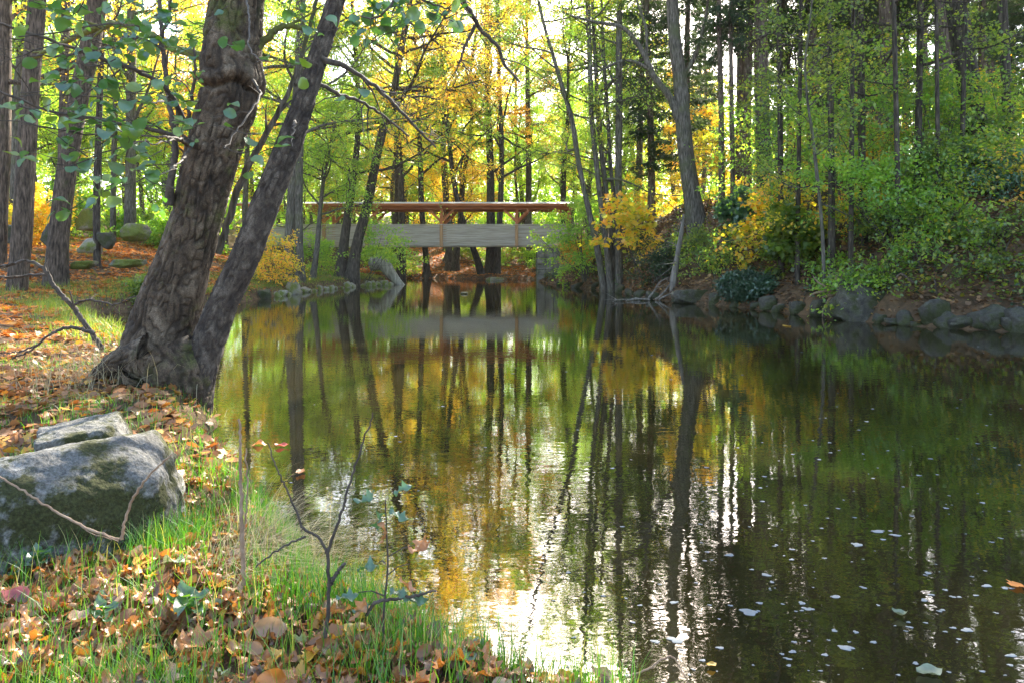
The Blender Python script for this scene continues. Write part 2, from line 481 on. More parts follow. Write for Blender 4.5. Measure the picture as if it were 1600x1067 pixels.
def seg_dist(x, y, pts):
    d = np.full(x.shape, 1e9)
    for (ax, ay), (bx, by) in zip(pts[:-1], pts[1:]):
        vx, vy = bx - ax, by - ay
        t = np.clip(((x - ax) * vx + (y - ay) * vy) / (vx * vx + vy * vy), 0, 1)
        d = np.minimum(d, np.hypot(x - ax - t * vx, y - ay - t * vy))
    return d

def inside(x, y):
    c = np.zeros(x.shape, bool)
    n = len(POLY)
    for i in range(n):
        x1, y1 = POLY[i]
        x2, y2 = POLY[(i + 1) % n]
        if y1 == y2: continue
        cond = ((y1 > y) != (y2 > y)) & (x < (x2 - x1) * (y - y1) / (y2 - y1) + x1)
        c ^= cond
    return c

def ground(x, y):
    """terrain height, water level at 0; also the signed distance to the water"""
    x = np.asarray(x, float)
    y = np.asarray(y, float)
    shp = x.shape
    x, y = x.ravel(), y.ravel()
    q = np.stack([x, y, 0 * x], 1)
    wob = 0.22 * noise3(q * 1.1, 3) + 0.08 * noise3(q * 4, 5)
    d = {k: seg_dist(x, y, v) for k, v in SHORE.items()}
    ins = inside(x, y)
    dm = np.minimum.reduce(list(d.values()))
    far = ss(2, 8, np.hypot(x, y))
    sd = np.where(ins, -dm, dm) + wob * far * 0.8 + 0.05 * noise3(q * 5, 8) * (1 - far)
    dd = np.maximum(sd, 0)
    prof = {
        'N': 0.36 * ss(-0.02, 0.34, dd) + 0.03 * dd,
        'S': 0.34 * ss(0, 0.3, dd) + 0.12 * np.minimum(dd, 6) + 0.24 * np.maximum(dd - 4.5, 0),
        'F': 0.3 * ss(0, 0.8, dd) + 0.025 * dd,
        'R': 0.45 * ss(0, 0.5, dd) + 2.9 * ss(0.3, 4.2, dd) + 0.14 * dd,
    }
    wsum = sum(1 / (d[k] ** 3 + 0.02) for k in d)
    h = sum(prof[k] / (d[k] ** 3 + 0.02) for k in d) / wsum
    h = np.where(h > 9, 9 + (h - 9) * 0.35, h)
    bump = 0.05 * noise3(q * 2.3, 11) + 0.025 * noise3(q * 7, 12) + 0.25 * noise3(q * 0.35, 13) * ss(1, 6, dd) * far
    rock = (0.7 * fbm(q * 0.9, 4, 21) + 0.25 * np.abs(fbm(q * 3.1, 3, 22))) * ss(0, 1, dd) * (1 / (d['R'] ** 3 + 0.02) / wsum)
    h = h + (bump + rock) * ss(0, 0.4, dd)
    h = np.where(sd < 0, -0.6 * ss(0, 0.8, -sd) - 0.02, h)
    return h.reshape(shp), sd.reshape(shp)

def G(x, y):
    return float(ground(np.array([x]), np.array([y]))[0][0])

def axis(segments):
    out = []
    for a, b, st in segments:
        out.append(np.arange(a, b, st))
    return np.unique(np.round(np.concatenate(out), 4))
gx = axis([(-400, -100, 30), (-100, -40, 4), (-40, -16, 0.8), (-16, -5, 0.25), (-5, -3, 0.1), (-3, 1.6, 0.04), (1.6, 4, 0.2), (4, 16, 0.22), (16, 40, 1.0), (40, 100, 5), (100, 401, 30)])
gy = axis([(-60, -5, 5), (-5, 0.6, 0.4), (0.6, 5, 0.04), (5, 9, 0.1), (9, 40, 0.25), (40, 56, 0.5), (56, 100, 2), (100, 420, 20)])
XX, YY = np.meshgrid(gx, gy)
HH, SD = ground(XX, YY)
mb = MB()
nx, ny = len(gx), len(gy)
i = np.arange(ny - 1)[:, None] * nx
j = np.arange(nx - 1)[None, :]
mb.add(np.stack([XX, YY, HH], -1), np.stack([i + j, i + j + 1, i + nx + j + 1, i + nx + j], -1).reshape(-1, 4))
tag(mb.build('ground', M['earth']), kind='structure')
mb = MB()
mb.add([(-14, -30, 0), (14.5, -30, 0), (14.5, 54, 0), (-14, 54, 0)], [(0, 1, 2, 3)])
tag(mb.build('water', M['water']), kind='structure')

# ------------------------------------------------------------------ leaf templates (unit long, along x)
T_DIAMOND = (np.array([(0, 0, 0), (0.45, 0.34, 0.06), (1, 0, -0.04), (0.45, -0.34, 0.06)]), [(0, 1, 2, 3)])
T_HEX = (np.array([(0, 0, 0), (0.25, 0.27, 0.07), (0.65, 0.3, 0.06), (1, 0, -0.08), (0.65, -0.3, 0.06), (0.25, -0.27, 0.07)]), [(0, 3, 2, 1), (0, 5, 4, 3)])
T_NEEDLE = (np.array([(0, 0, 0), (0.4, 0.5, 0), (1, 0, -0.1), (0.4, -0.5, 0)]), [(0, 1, 2, 3)])
_mp = [(0, 0), (0.1, 0.34), (0.3, 0.28), (0.48, 0.62), (0.55, 0.3), (0.66, 0.36), (1.0, 0), (0.66, -0.36), (0.55, -0.3), (0.48, -0.62), (0.3, -0.28), (0.1, -0.34)]
T_MAPLE = (np.array([(a, b, 0.12 * abs(b) - 0.06 * a * a) for a, b in _mp]), [(0, 6, 5, 4, 3, 2, 1), (0, 11, 10, 9, 8, 7, 6)])

def leaf_grid(widthfn, ns=9, curl=0.3, cup=0.25, twist=0.0, wave=0.0):
    """a lobed or plain blade as a curved grid: ns stations along it, five points across"""
    v = []
    for a in range(ns):
        s = a / (ns - 1)
        wd = widthfn(s)
        for b in (-1, -0.5, 0, 0.5, 1):
            x, y = s, b * wd
            z = cup * y * y * 2 + curl * (s - 0.5) ** 2 * 1.6 + twist * y * (s - 0.5) + wave * math.sin(9 * s + 2 * b) * abs(b) * 0.12
            v.append((x, y, z))
    f = []
    for a in range(ns - 1):
        for b in range(4):
            f.append((a * 5 + b, a * 5 + b + 1, a * 5 + 5 + b + 1, a * 5 + 5 + b))
    return (np.array(v), f)
def w_oak(s):
    env = math.sin(PI * min(1, s ** 0.8)) ** 0.7 * 0.3 if 0 < s < 1 else 0.0
    return 0.015 + env * (0.72 + 0.34 * math.sin(s * 22))
def w_oval(s):
    return 0.012 + 0.30 * math.sin(PI * s ** 0.85) ** 0.75 if 0 < s < 1 else 0.012
def w_round(s):
    return 0.012 + 0.42 * math.sin(PI * s ** 0.9) ** 0.6 if 0 < s < 1 else 0.012
T_OAK = [leaf_grid(w_oak, 15, c, u, t, wv) for c, u, t, wv in ((0.35, 0.5, 0.3, 1), (0.8, 0.9, -0.5, 1), (-0.3, 0.8, 0.6, 1.2), (0.5, -0.6, 0.2, 1))]
T_OVAL = [leaf_grid(w_oval, 9, c, u, t, wv) for c, u, t, wv in ((0.3, 0.6, 0.3, 0.5), (0.9, 1.2, -0.4, 0.6), (-0.4, 0.9, 0.5, 0.8))]
T_ROUND = [leaf_grid(w_round, 9, c, u, t, wv) for c, u, t, wv in ((-0.25, 0.2, 0.1, 0.3), (-0.45, 0.35, -0.3, 0.4), (0.1, 0.35, 0.3, 0.3))]

# ------------------------------------------------------------------ tree growing
def wander(rng, p, d, length, n, jit, up=0.0):
    pts = [np.array(p, float)]
    d = nrm(d)
    st = length / n
    for _ in range(n):
        d = nrm(d + rng.normal(0, jit, 3) + np.array((0, 0, up)))
        pts.append(pts[-1] + d * st)
    return np.array(pts)

def resample(pts, rad, n):
    pts, rad = np.asarray(pts, float), np.asarray(rad, float)
    t = np.concatenate([[0], np.cumsum(np.linalg.norm(np.diff(pts, axis=0), axis=1))])
    u = np.linspace(0, t[-1], n)
    # smooth through a Catmull-like cubic on each coordinate
    def cub(vals):
        m = np.gradient(vals, t)
        k = np.clip(np.searchsorted(t, u) - 1, 0, len(t) - 2)
        h = t[k + 1] - t[k]
        s = (u - t[k]) / h
        return (2*s**3-3*s**2+1)*vals[k] + (s**3-2*s**2+s)*h*m[k] + (-2*s**3+3*s**2)*vals[k+1] + (s**3-s**2)*h*m[k+1]
    return np.stack([cub(pts[:, c]) for c in range(3)], 1), np.interp(u, t, rad)

def trunk_tube(mb, pts, rad, k=12, n=24, flare=0.6, seed=0, rough=0.05, mat=0):
    p, r = resample(pts, rad, n)
    L = np.concatenate([[0], np.cumsum(np.linalg.norm(np.diff(p, axis=0), axis=1))])
    r = r * (1 + flare * np.exp(-L / (r[0] * 2.2)))
    t = nrm(np.gradient(p, axis=0))
    a = nrm(np.cross(t, np.array((0.0, 1.0, 0.0)) + 0 * t))
    b = np.cross(t, a)
    th = np.arange(k) / k * 2 * PI
    ring = a[:, None] * np.cos(th)[None, :, None] + b[:, None] * np.sin(th)[None, :, None]
    q = np.stack([np.cos(th)[None] * 1.5 + 0 * L[:, None], np.sin(th)[None] * 1.5 + 0 * L[:, None], L[:, None] / (r[0] * 6) + 0 * th[None]], -1).reshape(-1, 3)
    nz = (1 + rough * 2 * noise3(q, seed)).reshape(len(p), k)
    lob = 1 + 0.25 * flare * np.exp(-L / (r[0] * 1.6))[:, None] * np.cos(4 * th + seed)[None]
    v = p[:, None] + ring * (r[:, None] * nz * lob)[:, :, None]
    i = np.arange(len(p) - 1)[:, None] * k
    j = np.arange(k)[None, :]
    jn = (j + 1) % k
    mb.add(v, np.stack([i + j, i + jn, i + k + jn, i + k + j], -1).reshape(-1, 4), mat)
    return p, r

def grow(seed, trunk, rad, start=0.35, limbs=16, llen=3.5, lang=0.5, lup=0.03, sec=6, ter=4, leaves=14, lsize=0.11, jit=0.14,
         top=True, tmpl=T_DIAMOND, spread=0.14, droop=-0.02, flat=0.5, side=None, k=12, flare=0.6, tlen=1.0, taper=0.55, n=24):
    """trunk + limbs mesh and leaf mesh of a broad-leaved tree"""
    rng = np.random.default_rng(seed)
    tb, lf = MB(), MB()
    p, r = trunk_tube(tb, trunk, rad, k=k, n=n, flare=flare, seed=seed)
    nP = len(p)
    twigs = []
    for q in range(limbs):
        f = start + (1 - start) * ((q + rng.random()) / limbs) ** 0.9
        ip = min(nP - 1, int(f * (nP - 1)))
        az = q * 2.4 + rng.normal(0, 0.5)
        if side is not None and rng.random() < side[1]:
            az = side[0] + rng.normal(0, 0.7)
        el = lang + rng.normal(0, 0.22) + 0.5 * max(0, f - 0.6)
        d = np.array((math.cos(az) * math.cos(el), math.sin(az) * math.cos(el), math.sin(el)))
        L = llen * (1.1 - taper * (f - start) / (1 - start + 1e-6)) * rng.uniform(0.7, 1.2)
        r0 = min(r[ip] * 0.55, 0.018 * L + 0.01)
        lp = wander(rng, p[ip], d, L, 8, jit, lup)
        tb.tube(lp, np.linspace(r0, r0 * 0.25, 9), 6)
        for s in range(sec):
            g = 0.25 + 0.75 * (s + rng.random()) / sec
            i2 = min(8, int(g * 8))
            dd = lp[i2] - lp[max(0, i2 - 1)]
            d2 = nrm(nrm(dd) + rng.normal(0, 0.75, 3) * np.array((1, 1, flat)))
            L2 = L * 0.42 * rng.uniform(0.6, 1.2) * (1.15 - 0.5 * g)
            sp = wander(rng, lp[i2], d2, L2, 5, jit * 1.2, droop)
            tb.tube(sp, np.linspace(r0 * 0.32, r0 * 0.1, 6), 4)
            twigs.append((sp, 1.0))
            for t_ in range(ter):
                i3 = rng.integers(1, 6)
                d3 = nrm(nrm(sp[i3] - sp[i3 - 1]) + rng.normal(0, 0.8, 3) * np.array((1, 1, flat)))
                tp = wander(rng, sp[i3], d3, tlen * L2 * 0.55 * rng.uniform(0.6, 1.2), 3, jit, droop)
                tb.tube(tp, np.linspace(r0 * 0.12, r0 * 0.05, 4), 3)
                twigs.append((tp, 1.0))
    pos, dr = [], []
    for tp, wgt in twigs:
        m = rng.poisson(leaves)
        if m == 0: continue
        u = rng.random(m) * (len(tp) - 1)
        i0 = u.astype(int)
        fr = (u - i0)[:, None]
        c = tp[i0] * (1 - fr) + tp[np.minimum(i0 + 1, len(tp) - 1)] * fr
        pos.append(c + rng.normal(0, spread, (m, 3)) * np.array((1, 1, 0.7)))
        dr.append(nrm(tp[-1] - tp[0]) + rng.normal(0, 0.8, (m, 3)))
    if pos and leaves > 0:
        pos, dr = np.concatenate(pos), np.concatenate(dr)
        nr_ = rng.normal(0, 0.55, pos.shape) + np.array((0, 0, 1.0))
        lf.leaves(tmpl, pos, dr + np.array((0, 0, -0.25)), nr_, lsize * rng.uniform(0.6, 1.3, len(pos)))
    return tb, lf

def broad_tree(name, label, cat, seed, trunk, rad, bark, leafm, group=None, extra=None, origin=None, **kw):
    tb, lf = grow(seed, trunk, rad, **kw)
    o = np.array(trunk[0], float) if origin is None else np.array(origin, float)
    root = thing(name, label, cat, tuple(o), group)
    if extra: extra(tb, lf)
    tb.build('trunk', bark, root, o)
    if lf.n: lf.build('crown', leafm, root, o, smooth=False)
    return root

def spruce_proto(seed, H, r0, h0, Lmax, dead=20, dens=1.0):
    rng = np.random.default_rng(seed)
    tb, lf = MB(), MB()
    z = np.linspace(0, H, 7)
    tr = np.stack([0.12 * np.sin(z * 0.3 + seed), 0.1 * np.cos(z * 0.27 + seed), z], 1)
    tr -= tr[0]
    p, r = trunk_tube(tb, tr, r0 * (1 - 0.9 * z / H), k=12, n=30, flare=0.45, seed=seed)
    for q in range(dead):                                    # bare dead twigs under the crown
        h = rng.uniform(1.0, h0 + 1)
        c = np.array([np.interp(h, p[:, 2], p[:, 0]), np.interp(h, p[:, 2], p[:, 1]), h])
        az = rng.uniform(0, 2 * PI)
        L = rng.uniform(0.6, 2.2)
        tp = wander(rng, c, (math.cos(az), math.sin(az), rng.normal(0.0, 0.15)), L, 5, 0.1, -0.05)
        tb.tube(tp, np.linspace(0.014, 0.004, 6), 4)
        for s in range(3):
            i3 = rng.integers(1, 5)
            t2 = wander(rng, tp[i3], nrm(tp[i3] - tp[i3 - 1]) + rng.normal(0, 0.6, 3), L * 0.35, 3, 0.15, -0.05)
            tb.tube(t2, np.linspace(0.006, 0.003, 4), 3)
    P_, D_ = [], []
    h = h0
    while h < H - 0.3:
        fr = (h - h0) / (H - h0)
        c0 = np.array([np.interp(h, p[:, 2], p[:, 0]), np.interp(h, p[:, 2], p[:, 1]), h])
        for q in range(rng.integers(3, 6)):
            az = rng.uniform(0, 2 * PI)
            L = Lmax * min(1, 0.55 + 1.4 * fr) * (1 - fr) ** 0.75 * rng.uniform(0.6, 1.15) + 0.25
            bp = wander(rng, c0 + np.array((0, 0, rng.uniform(-.2, .2))), (math.cos(az), math.sin(az), 0.12 - 0.25 * (1 - fr)), L, 7, 0.06, -0.02)
            bp[:, 2] += 0.10 * L * np.linspace(0, 1, 8) ** 3
            tb.tube(bp, np.linspace(0.022 * (0.4 + L / 4), 0.005, 8), 4)
            m = int(L * 30 * dens)
            u = rng.random(m) ** 0.8 * 7
            i0 = np.minimum(u.astype(int), 6)
            f = (u - i0)[:, None]
            c = bp[i0] * (1 - f) + bp[i0 + 1] * f
            bd = nrm(bp[-1] - bp[0])
            sdv = np.cross(bd, (0, 0, 1.0))
            sg = rng.choice([-1, 1], m)[:, None]
            sl = (0.1 + 0.42 * rng.random(m) * (1 - 0.6 * u / 7))[:, None] * min(1, L / 2)
            hang = -rng.random(m)[:, None] * np.array((0, 0, 1.0)) * 0.55
            for rep in range(3):
                g = rng.random(m)[:, None]
                dv = sdv[None] * sg + bd[None] * 0.6 + hang * 2
                P_.append(c + dv * sl * g)
                D_.append(dv + rng.normal(0, 0.35, (m, 3)))
        h += rng.uniform(0.28, 0.55)
    pos, dr = np.concatenate(P_), np.concatenate(D_)
    lf.leaves(T_NEEDLE, pos, dr, rng.normal(0, 1, pos.shape), 0.24 * rng.uniform(0.6, 1.3, len(pos)), width=0.05)
    return tb, lf

# ------------------------------------------------------------------ covered footbridge
def build_bridge():
    Y0, Y1 = 44.0, 46.4
    XL, XR = -17.4, 4.0
    zb, zt = 2.30, 3.64                                   # underside and top of the boarded parapet
    root = thing('covered_footbridge', 'roofed wooden footbridge with red posts and grey boarded parapets crossing the stream', 'bridge', ((XL + XR) / 2, Y0, 0))
    o = root.location
    rng = np.random.default_rng(5)
    posts = [-16.95, -12.1, -9.35, -4.55, 0.3, 3.7]
    m = MB()
    for k in range(8):
        m.box(((XL + XR) / 2, Y0 + 0.22 + k * 0.28, zb + 0.22), (XR - XL, 0.27, 0.06))
    m.build('deck', M['wood_grey'], root, o, smooth=False)
    for yy in (Y0 + 0.35, Y1 - 0.35):
        m = MB()
        m.beam((XL, yy, zb + 0.06), (XR, yy, zb + 0.06), 0.2, 0.24)
        m.build('deck_beam', M['wood_grey'], root, o, smooth=False)
    for yy, s in ((Y0, -1), (Y1, 1)):
        m = MB()
        nb = 9
        hh = (zt - zb) / nb
        for a, b in zip([XL] + posts[1:], posts[1:] + [XR]):
            m = MB()
            for k in range(nb):
                m.box(((a + b) / 2, yy + rng.normal(0, 0.012), zb + hh * (k + 0.5)), (b - a - 0.21, 0.035, hh - 0.035))
            m.build('parapet', M['wood_grey'], root, o, smooth=False)
        m = MB()
        m.box(((XL + XR) / 2, yy, zt + 0.028), (XR - XL, 0.16, 0.05))
        m.build('handrail', M['wood_grey'], root, o, smooth=False)
        for x in posts:
            m = MB()
            m.box((x, yy + 0.0 * s, (zb - 0.02 + zt) / 2), (0.2, 0.26, zt - zb + 0.04))
            m.build('parapet_post', M['wood_tan'], root, o, smooth=False)
            m = MB()
            m.box((x, yy, (zt + 0.055 + 4.64) / 2), (0.2, 0.19, 4.64 - zt - 0.055))
            m.build('post', M['wood_red'], root, o, smooth=False)
            for e in (-1, 1):
                if XL < x + e * 0.7 < XR and (s < 0 or e > 0):
                    m = MB()
                    m.beam((x + e * 0.08, yy, 3.92), (x + e * 0.80, yy, 4.62), 0.11, 0.16)
                    m.build('brace', M['wood_red'], root, o, smooth=False)
        m = MB()
        m.box(((XL + XR) / 2, yy, 4.76), (XR - XL, 0.17, 0.24))
        m.build('roof_beam', M['wood_red'], root, o, smooth=False)
    ym = (Y0 + Y1) / 2
    for x in posts:
        m = MB()
        m.box((x, ym, 4.70), (0.14, Y1 - Y0 - 0.18, 0.16))
        m.build('cross_beam', M['wood_red'], root, o, smooth=False)
    m = MB()
    for s in (-1, 1):                                      # two low roof pitches, boarded below
        ye = ym + s * 1.75
        m.add([(XL - .3, ye, 4.93), (XR + .3, ye, 4.93), (XR + .3, ym, 5.16), (XL - .3, ym, 5.16),
               (XL - .3, ye, 4.99), (XR + .3, ye, 4.99), (XR + .3, ym, 5.22), (XL - .3, ym, 5.22)],
              [(0, 1, 2, 3), (4, 7, 6, 5), (0, 4, 5, 1), (1, 5, 6, 2), (2, 6, 7, 3), (3, 7, 4, 0)])
    roof = m.build('roof', M['roofing'], root, o, smooth=False)
    for s in (-1, 1):
        m = MB()
        m.box(((XL + XR) / 2, ym + s * 1.775, 4.90), (XR - XL + 0.6, 0.035, 0.15))
        m.build('fascia', M['wood_red'], roof, o, smooth=False)
    for ob in roof.children: ob.location = (0, 0, 0)
    return root
build_bridge()
for x, wd, lab in ((2.9, 2.6, 'grey stone abutment carrying the right end of the footbridge'), (-16.4, 2.4, 'mossy stone abutment carrying the left end of the footbridge')):
    m = MB()
    g = min(G(x, 44), G(x, 46)) - 0.6
    rows = 7
    rng = np.random.default_rng(int(wd * 10))
    hh = (2.16 - g) / rows
    for k in range(rows):
        off = 0
        n = 5
        for q in range(n):
            for yy in (44.25, 45.2, 46.15):
                m.box((x - wd / 2 + (q + 0.5) * wd / n, yy, g + hh * (k + .5)), (wd / n - 0.03, 0.92 + rng.uniform(-.03, .05), hh - 0.025))
    a = m.build('bridge_abutment', M['stonework'], None, smooth=False)
    tag(a, lab, 'abutment')

# ------------------------------------------------------------------ rocks
def rock_shape(seed, planes, size, sub=5, nz=0.06, sharp=30.0):
    """intersection of cutting planes with softened edges and a rough skin"""
    import bmesh
    bm = bmesh.new()
    bmesh.ops.create_icosphere(bm, subdivisions=sub, radius=1)
    v = np.array([q.co[:] for q in bm.verts])
    f = np.array([[q.index for q in p.verts] for p in bm.faces])
    bm.free()
    d = nrm(v)
    pn = nrm(np.array([p[:3] for p in planes], float))
    pd = np.array([p[3] for p in planes], float)
    c = np.maximum(d @ pn.T, 0.02)
    r = pd[None] / c
    r = (np.sum(r ** (-sharp), 1)) ** (-1 / sharp)
    q = d * r[:, None]
    q = q * (1 + nz * 2.4 * fbm(q * 1.3 + seed, 3, seed) + nz * 1.3 * fbm(q * 5, 5, seed + 4))[:, None]
    return q * np.array(size), f

def random_planes(rng, n=9):
    d = nrm(rng.normal(0, 1, (n, 3)))
    d = np.concatenate([d, [(0, 0, -1), (0, 0, 1), (1, 0, 0), (-1, 0, 0), (0, 1, 0), (0, -1, 0)]])
    return [(*a, rng.uniform(0.6, 1.0)) for a in d]

def rock(name, label, c, size, mat, seed, rz=0, tilt=(0, 0), group=None, sub=4, planes=None, nz=0.07):
    rng = np.random.default_rng(seed)
    v, f = rock_shape(seed, planes or random_planes(rng), size, sub, nz)
    rot = np.array(Matrix.Rotation(rz, 3, 'Z') @ Matrix.Rotation(tilt[0], 3, 'X') @ Matrix.Rotation(tilt[1], 3, 'Y'))
    m = MB()
    m.add(v @ rot.T, f)
    o = m.build(name, mat, None)
    o.location = c
    return tag(o, label, 'rock', group)

# the mossy granite boulder in the left foreground and the slab behind it
hero_planes = [(0.12, -1, 0.16, 0.95), (-0.13, 0.18, 1, 0.82), (1, -0.15, 0.14, 0.9), (0.75, -0.2, 0.7, 1.02), (-1, 0, 0.1, 1.1), (0, 1, 0.25, 0.9), (0.5, -0.9, 0.15, 0.98), (-0.4, -0.8, 0.5, 1.05), (0, 0, -1, 1.0), (0.2, -0.6, 0.85, 0.96)]
rock('boulder', 'large grey granite boulder with dark moss patches at the lower left of the picture', (-1.82, 2.72, 0.44), (0.48, 0.33, 0.36), M['rock_hero'], 3, rz=0.58, planes=hero_planes, sub=7, nz=0.05)
slab_planes = [(0, 0, 1, 0.8), (0.1, -1, 0.1, 0.9), (1, -0.1, 0.35, 0.9), (-1, 0, 0, 1.1), (0, 1, 0, 0.9), (0, 0, -1, 1), (0.6, -0.6, 0.5, 1.0)]
rock('stone_slab', 'flat pale grey stone slab just behind the mossy boulder', (-2.04, 3.32, 0.555), (0.19, 0.17, 0.18), M['rock_hero'], 9, rz=0.6, tilt=(0.05, -0.1), planes=slab_planes, sub=6, nz=0.05)

def shore_rock(px, py, wpx, hpx, seed, label, mat='rock', dep=0.9, tilt=(0, 0), rz=0, group=None, name='rock', sub=4, Y=None, zoff=0.0):
    """a stone whose foot meets the water or ground at a pixel of the photograph"""
    if Y is None:
        ys = np.arange(8, 46, 0.05)
        dry = ground((px - HX) / F * ys, ys)[1] > 0
        Yw = F * CAMH / max(6, (py - HY))
        Y = float(min(max(ys[np.argmax(dry)], Yw - 4), Yw + 4)) if dry.any() else Yw
    c = P(px, HY + F * CAMH / Y, Y)
    sx, sz = 1.15 * wpx / F * Y / 2, 1.1 * hpx / F * Y
    z = c[2] + sz * 0.36 + zoff
    return rock(name, label, (c[0] * (1 + sx * dep * 0.35 / Y), Y + sx * dep * 0.35, z), (sx * 1.05, sx * dep, sz * 0.68), M[mat], seed, rz, tilt, group, sub)

RG = 'grey stones along the foot of the right bank'
rk = shore_rock
rk(1342, 516, 84, 60, 21, 'big angular dark boulder standing at the water below the splintered stump', tilt=(0.1, 0.3), sub=5)
rk(1082, 478, 62, 24, 22, 'broad low grey boulder at the water beside the pale dead trunk', dep=0.7, sub=5)
rk(1500, 512, 50, 22, 23, 'flat ridged grey rock at the waterline, third stone from the right end of the bank', tilt=(0, -0.1), sub=5)
rk(1551, 515, 44, 36, 24, 'pale tilted slab leaning right at the waterline near the right edge', tilt=(0, -0.6), sub=5)
rk(1597, 517, 46, 36, 25, 'rounded wet rock at the water on the extreme right edge of the picture', tilt=(0, -0.3), sub=5)
rk(1247, 490, 24, 22, 26, 'small pale block at the water to the left of the big angular boulder')
rk(1282, 497, 30, 26, 27, 'mossy dark block touching the left side of the big angular boulder')
rk(1115, 476, 20, 18, 28, 'small round stone between the broad low boulder and the ivy bush')
rk(1400, 512, 28, 10, 29, 'low wet stone just right of the big angular boulder')
rk(1430, 512, 18, 9, 30, 'small pale stone at the water between the angular boulder and the ridged rock')
rk(1455, 505, 40, 34, 31, 'dark mossy block behind the flat ridged rock', zoff=0.12)
rng = np.random.default_rng(77)
for q, (px, py, wd, ht) in enumerate([(930, 455, 20, 9), (955, 458, 26, 12), (985, 462, 22, 9), (905, 452, 18, 8), (1000, 466, 24, 10), (1020, 469, 26, 12), (945, 450, 16, 10), (970, 452, 20, 12),
                                      (1150, 479, 18, 10), (1180, 484, 22, 11), (1215, 488, 20, 12), (1310, 508, 22, 10), (1415, 500, 30, 22), (1480, 498, 34, 24), (1530, 500, 34, 26), (1580, 500, 30, 22), (1375, 506, 20, 14), (1200, 478, 26, 20), (875, 447, 14, 6), (888, 449, 12, 7)]):
    rk(px, py, wd, ht, 100 + q, 'grey mossy stone in the rubble along the foot of the right bank', group=RG, rz=rng.uniform(0, 3), tilt=(rng.normal(0, .2), rng.normal(0, .25)), sub=3)
# stones part way up the right slope
for q, (x, y, s, lab) in enumerate([(6.6, 26.3, 0.55, 'grey rock outcrop on the bare slope under the big forked tree'), (8.3, 24.2, 0.6, 'slanted rock face on the right slope left of the thin curved sapling'), (7.2, 23.6, 0.4, 'small dark rock low on the bare right slope above the broad boulder')]):
    rock('rock', lab, (x, y, G(x, y) - 0.12), (s, s * 0.8, s * 0.8), M['rock'], 140 + q, tilt=(0.3, 0.4), sub=4)

# kerb of stones edging the grassy shelf on the left
KG = 'grassy stones edging the left shelf'
for q in range(22):
    f = q / 21
    px = 432 + 176 * f
    py = 466 - 19 * f ** 0.7
    rk(px, py, rng.uniform(8, 17), rng.uniform(6, 12) * (1 - 0.2 * f), 160 + q, 'squat grass topped stone in the row edging the left lawn', mat='rock_light', group=KG, rz=rng.uniform(0, 3), tilt=(rng.normal(0, .2), rng.normal(0, .3)), sub=3, zoff=-0.06)
rk(457, 460, 22, 22, 190, 'brown boulder standing higher than the other edging stones under the twin grey trunks', mat='rock_light')
rk(412, 470, 24, 14, 191, 'dark low stone at the water beside the base of the second leaning trunk')
# leaning stump of stone dipping into the water at the tip of the shelf
pts = [P(578, 413, 39.3), P(598, 412, 39.2), P(610, 426, 39.0), P(622, 441, 38.8), P(632, 450, 38.6)]
m = MB()
p_, r_ = trunk_tube(m, pts, [0.34, 0.38, 0.34, 0.26, 0.16], k=14, n=30, flare=0, seed=4, rough=0.16)
m.add([p_[0]], np.zeros((0, 4), int))
fl = m.build('fallen_log', M['bark_pale'], None, smooth=True)
tag(fl, 'pale broken log slanting down into the water at the tip of the grassy shelf', 'log')
# boulders in the left wood
for px, py, Y, wpx, hpx, sd, lab, mt in ((212, 372, 28, 48, 22, 41, 'rounded moss topped boulder on the leafy slope left of the leaning tree', 'rock_moss'), (142, 392, 24, 36, 22, 42, 'brown block with a flat mossy top beside the thin ivy trunk', 'rock_light'),
                                         (84, 378, 25, 40, 34, 43, 'grey upright rock between the two big trunks on the left', 'rock'), (135, 350, 29, 36, 24, 44, 'tall pointed grey rock behind the thin ivy trunk', 'rock_moss'),
                                         (200, 416, 21, 64, 12, 45, 'low stone step among orange leaves left of the leaning tree', 'rock_moss'), (130, 418, 21, 40, 12, 46, 'low mossy stone step right of the second big trunk', 'rock_moss'),
                                         (20, 372, 26, 40, 22, 47, 'dark low rock at the far left behind the first big trunk', 'rock'), (168, 382, 24, 30, 20, 48, 'dark tilted stone just right of the thin ivy trunk', 'rock')):
    c = P(px, py, Y)
    g = G(c[0], Y)
    s = wpx / F * Y / 2
    hz = hpx / F * Y
    rock('rock', lab, (c[0], Y, max(g + 0.3 * hz, c[2] + 0.3 * hz)), (s, s * 0.8, hz * 0.75), M[mt], sd, sub=4)
for px, py, wd, lab in ((775, 438, 26, 'pale wet stone lying in the shallows before the twin trunks under the bridge'), (764, 437, 10, 'small white stone in the shallows under the bridge')):
    rk(px, py, wd, 5, 60 + wd, lab, mat='rock_light', Y=46.5)
rk(725, 460, 11, 4, 80, 'small dark lump breaking the surface in mid stream before the bridge', zoff=-0.02)

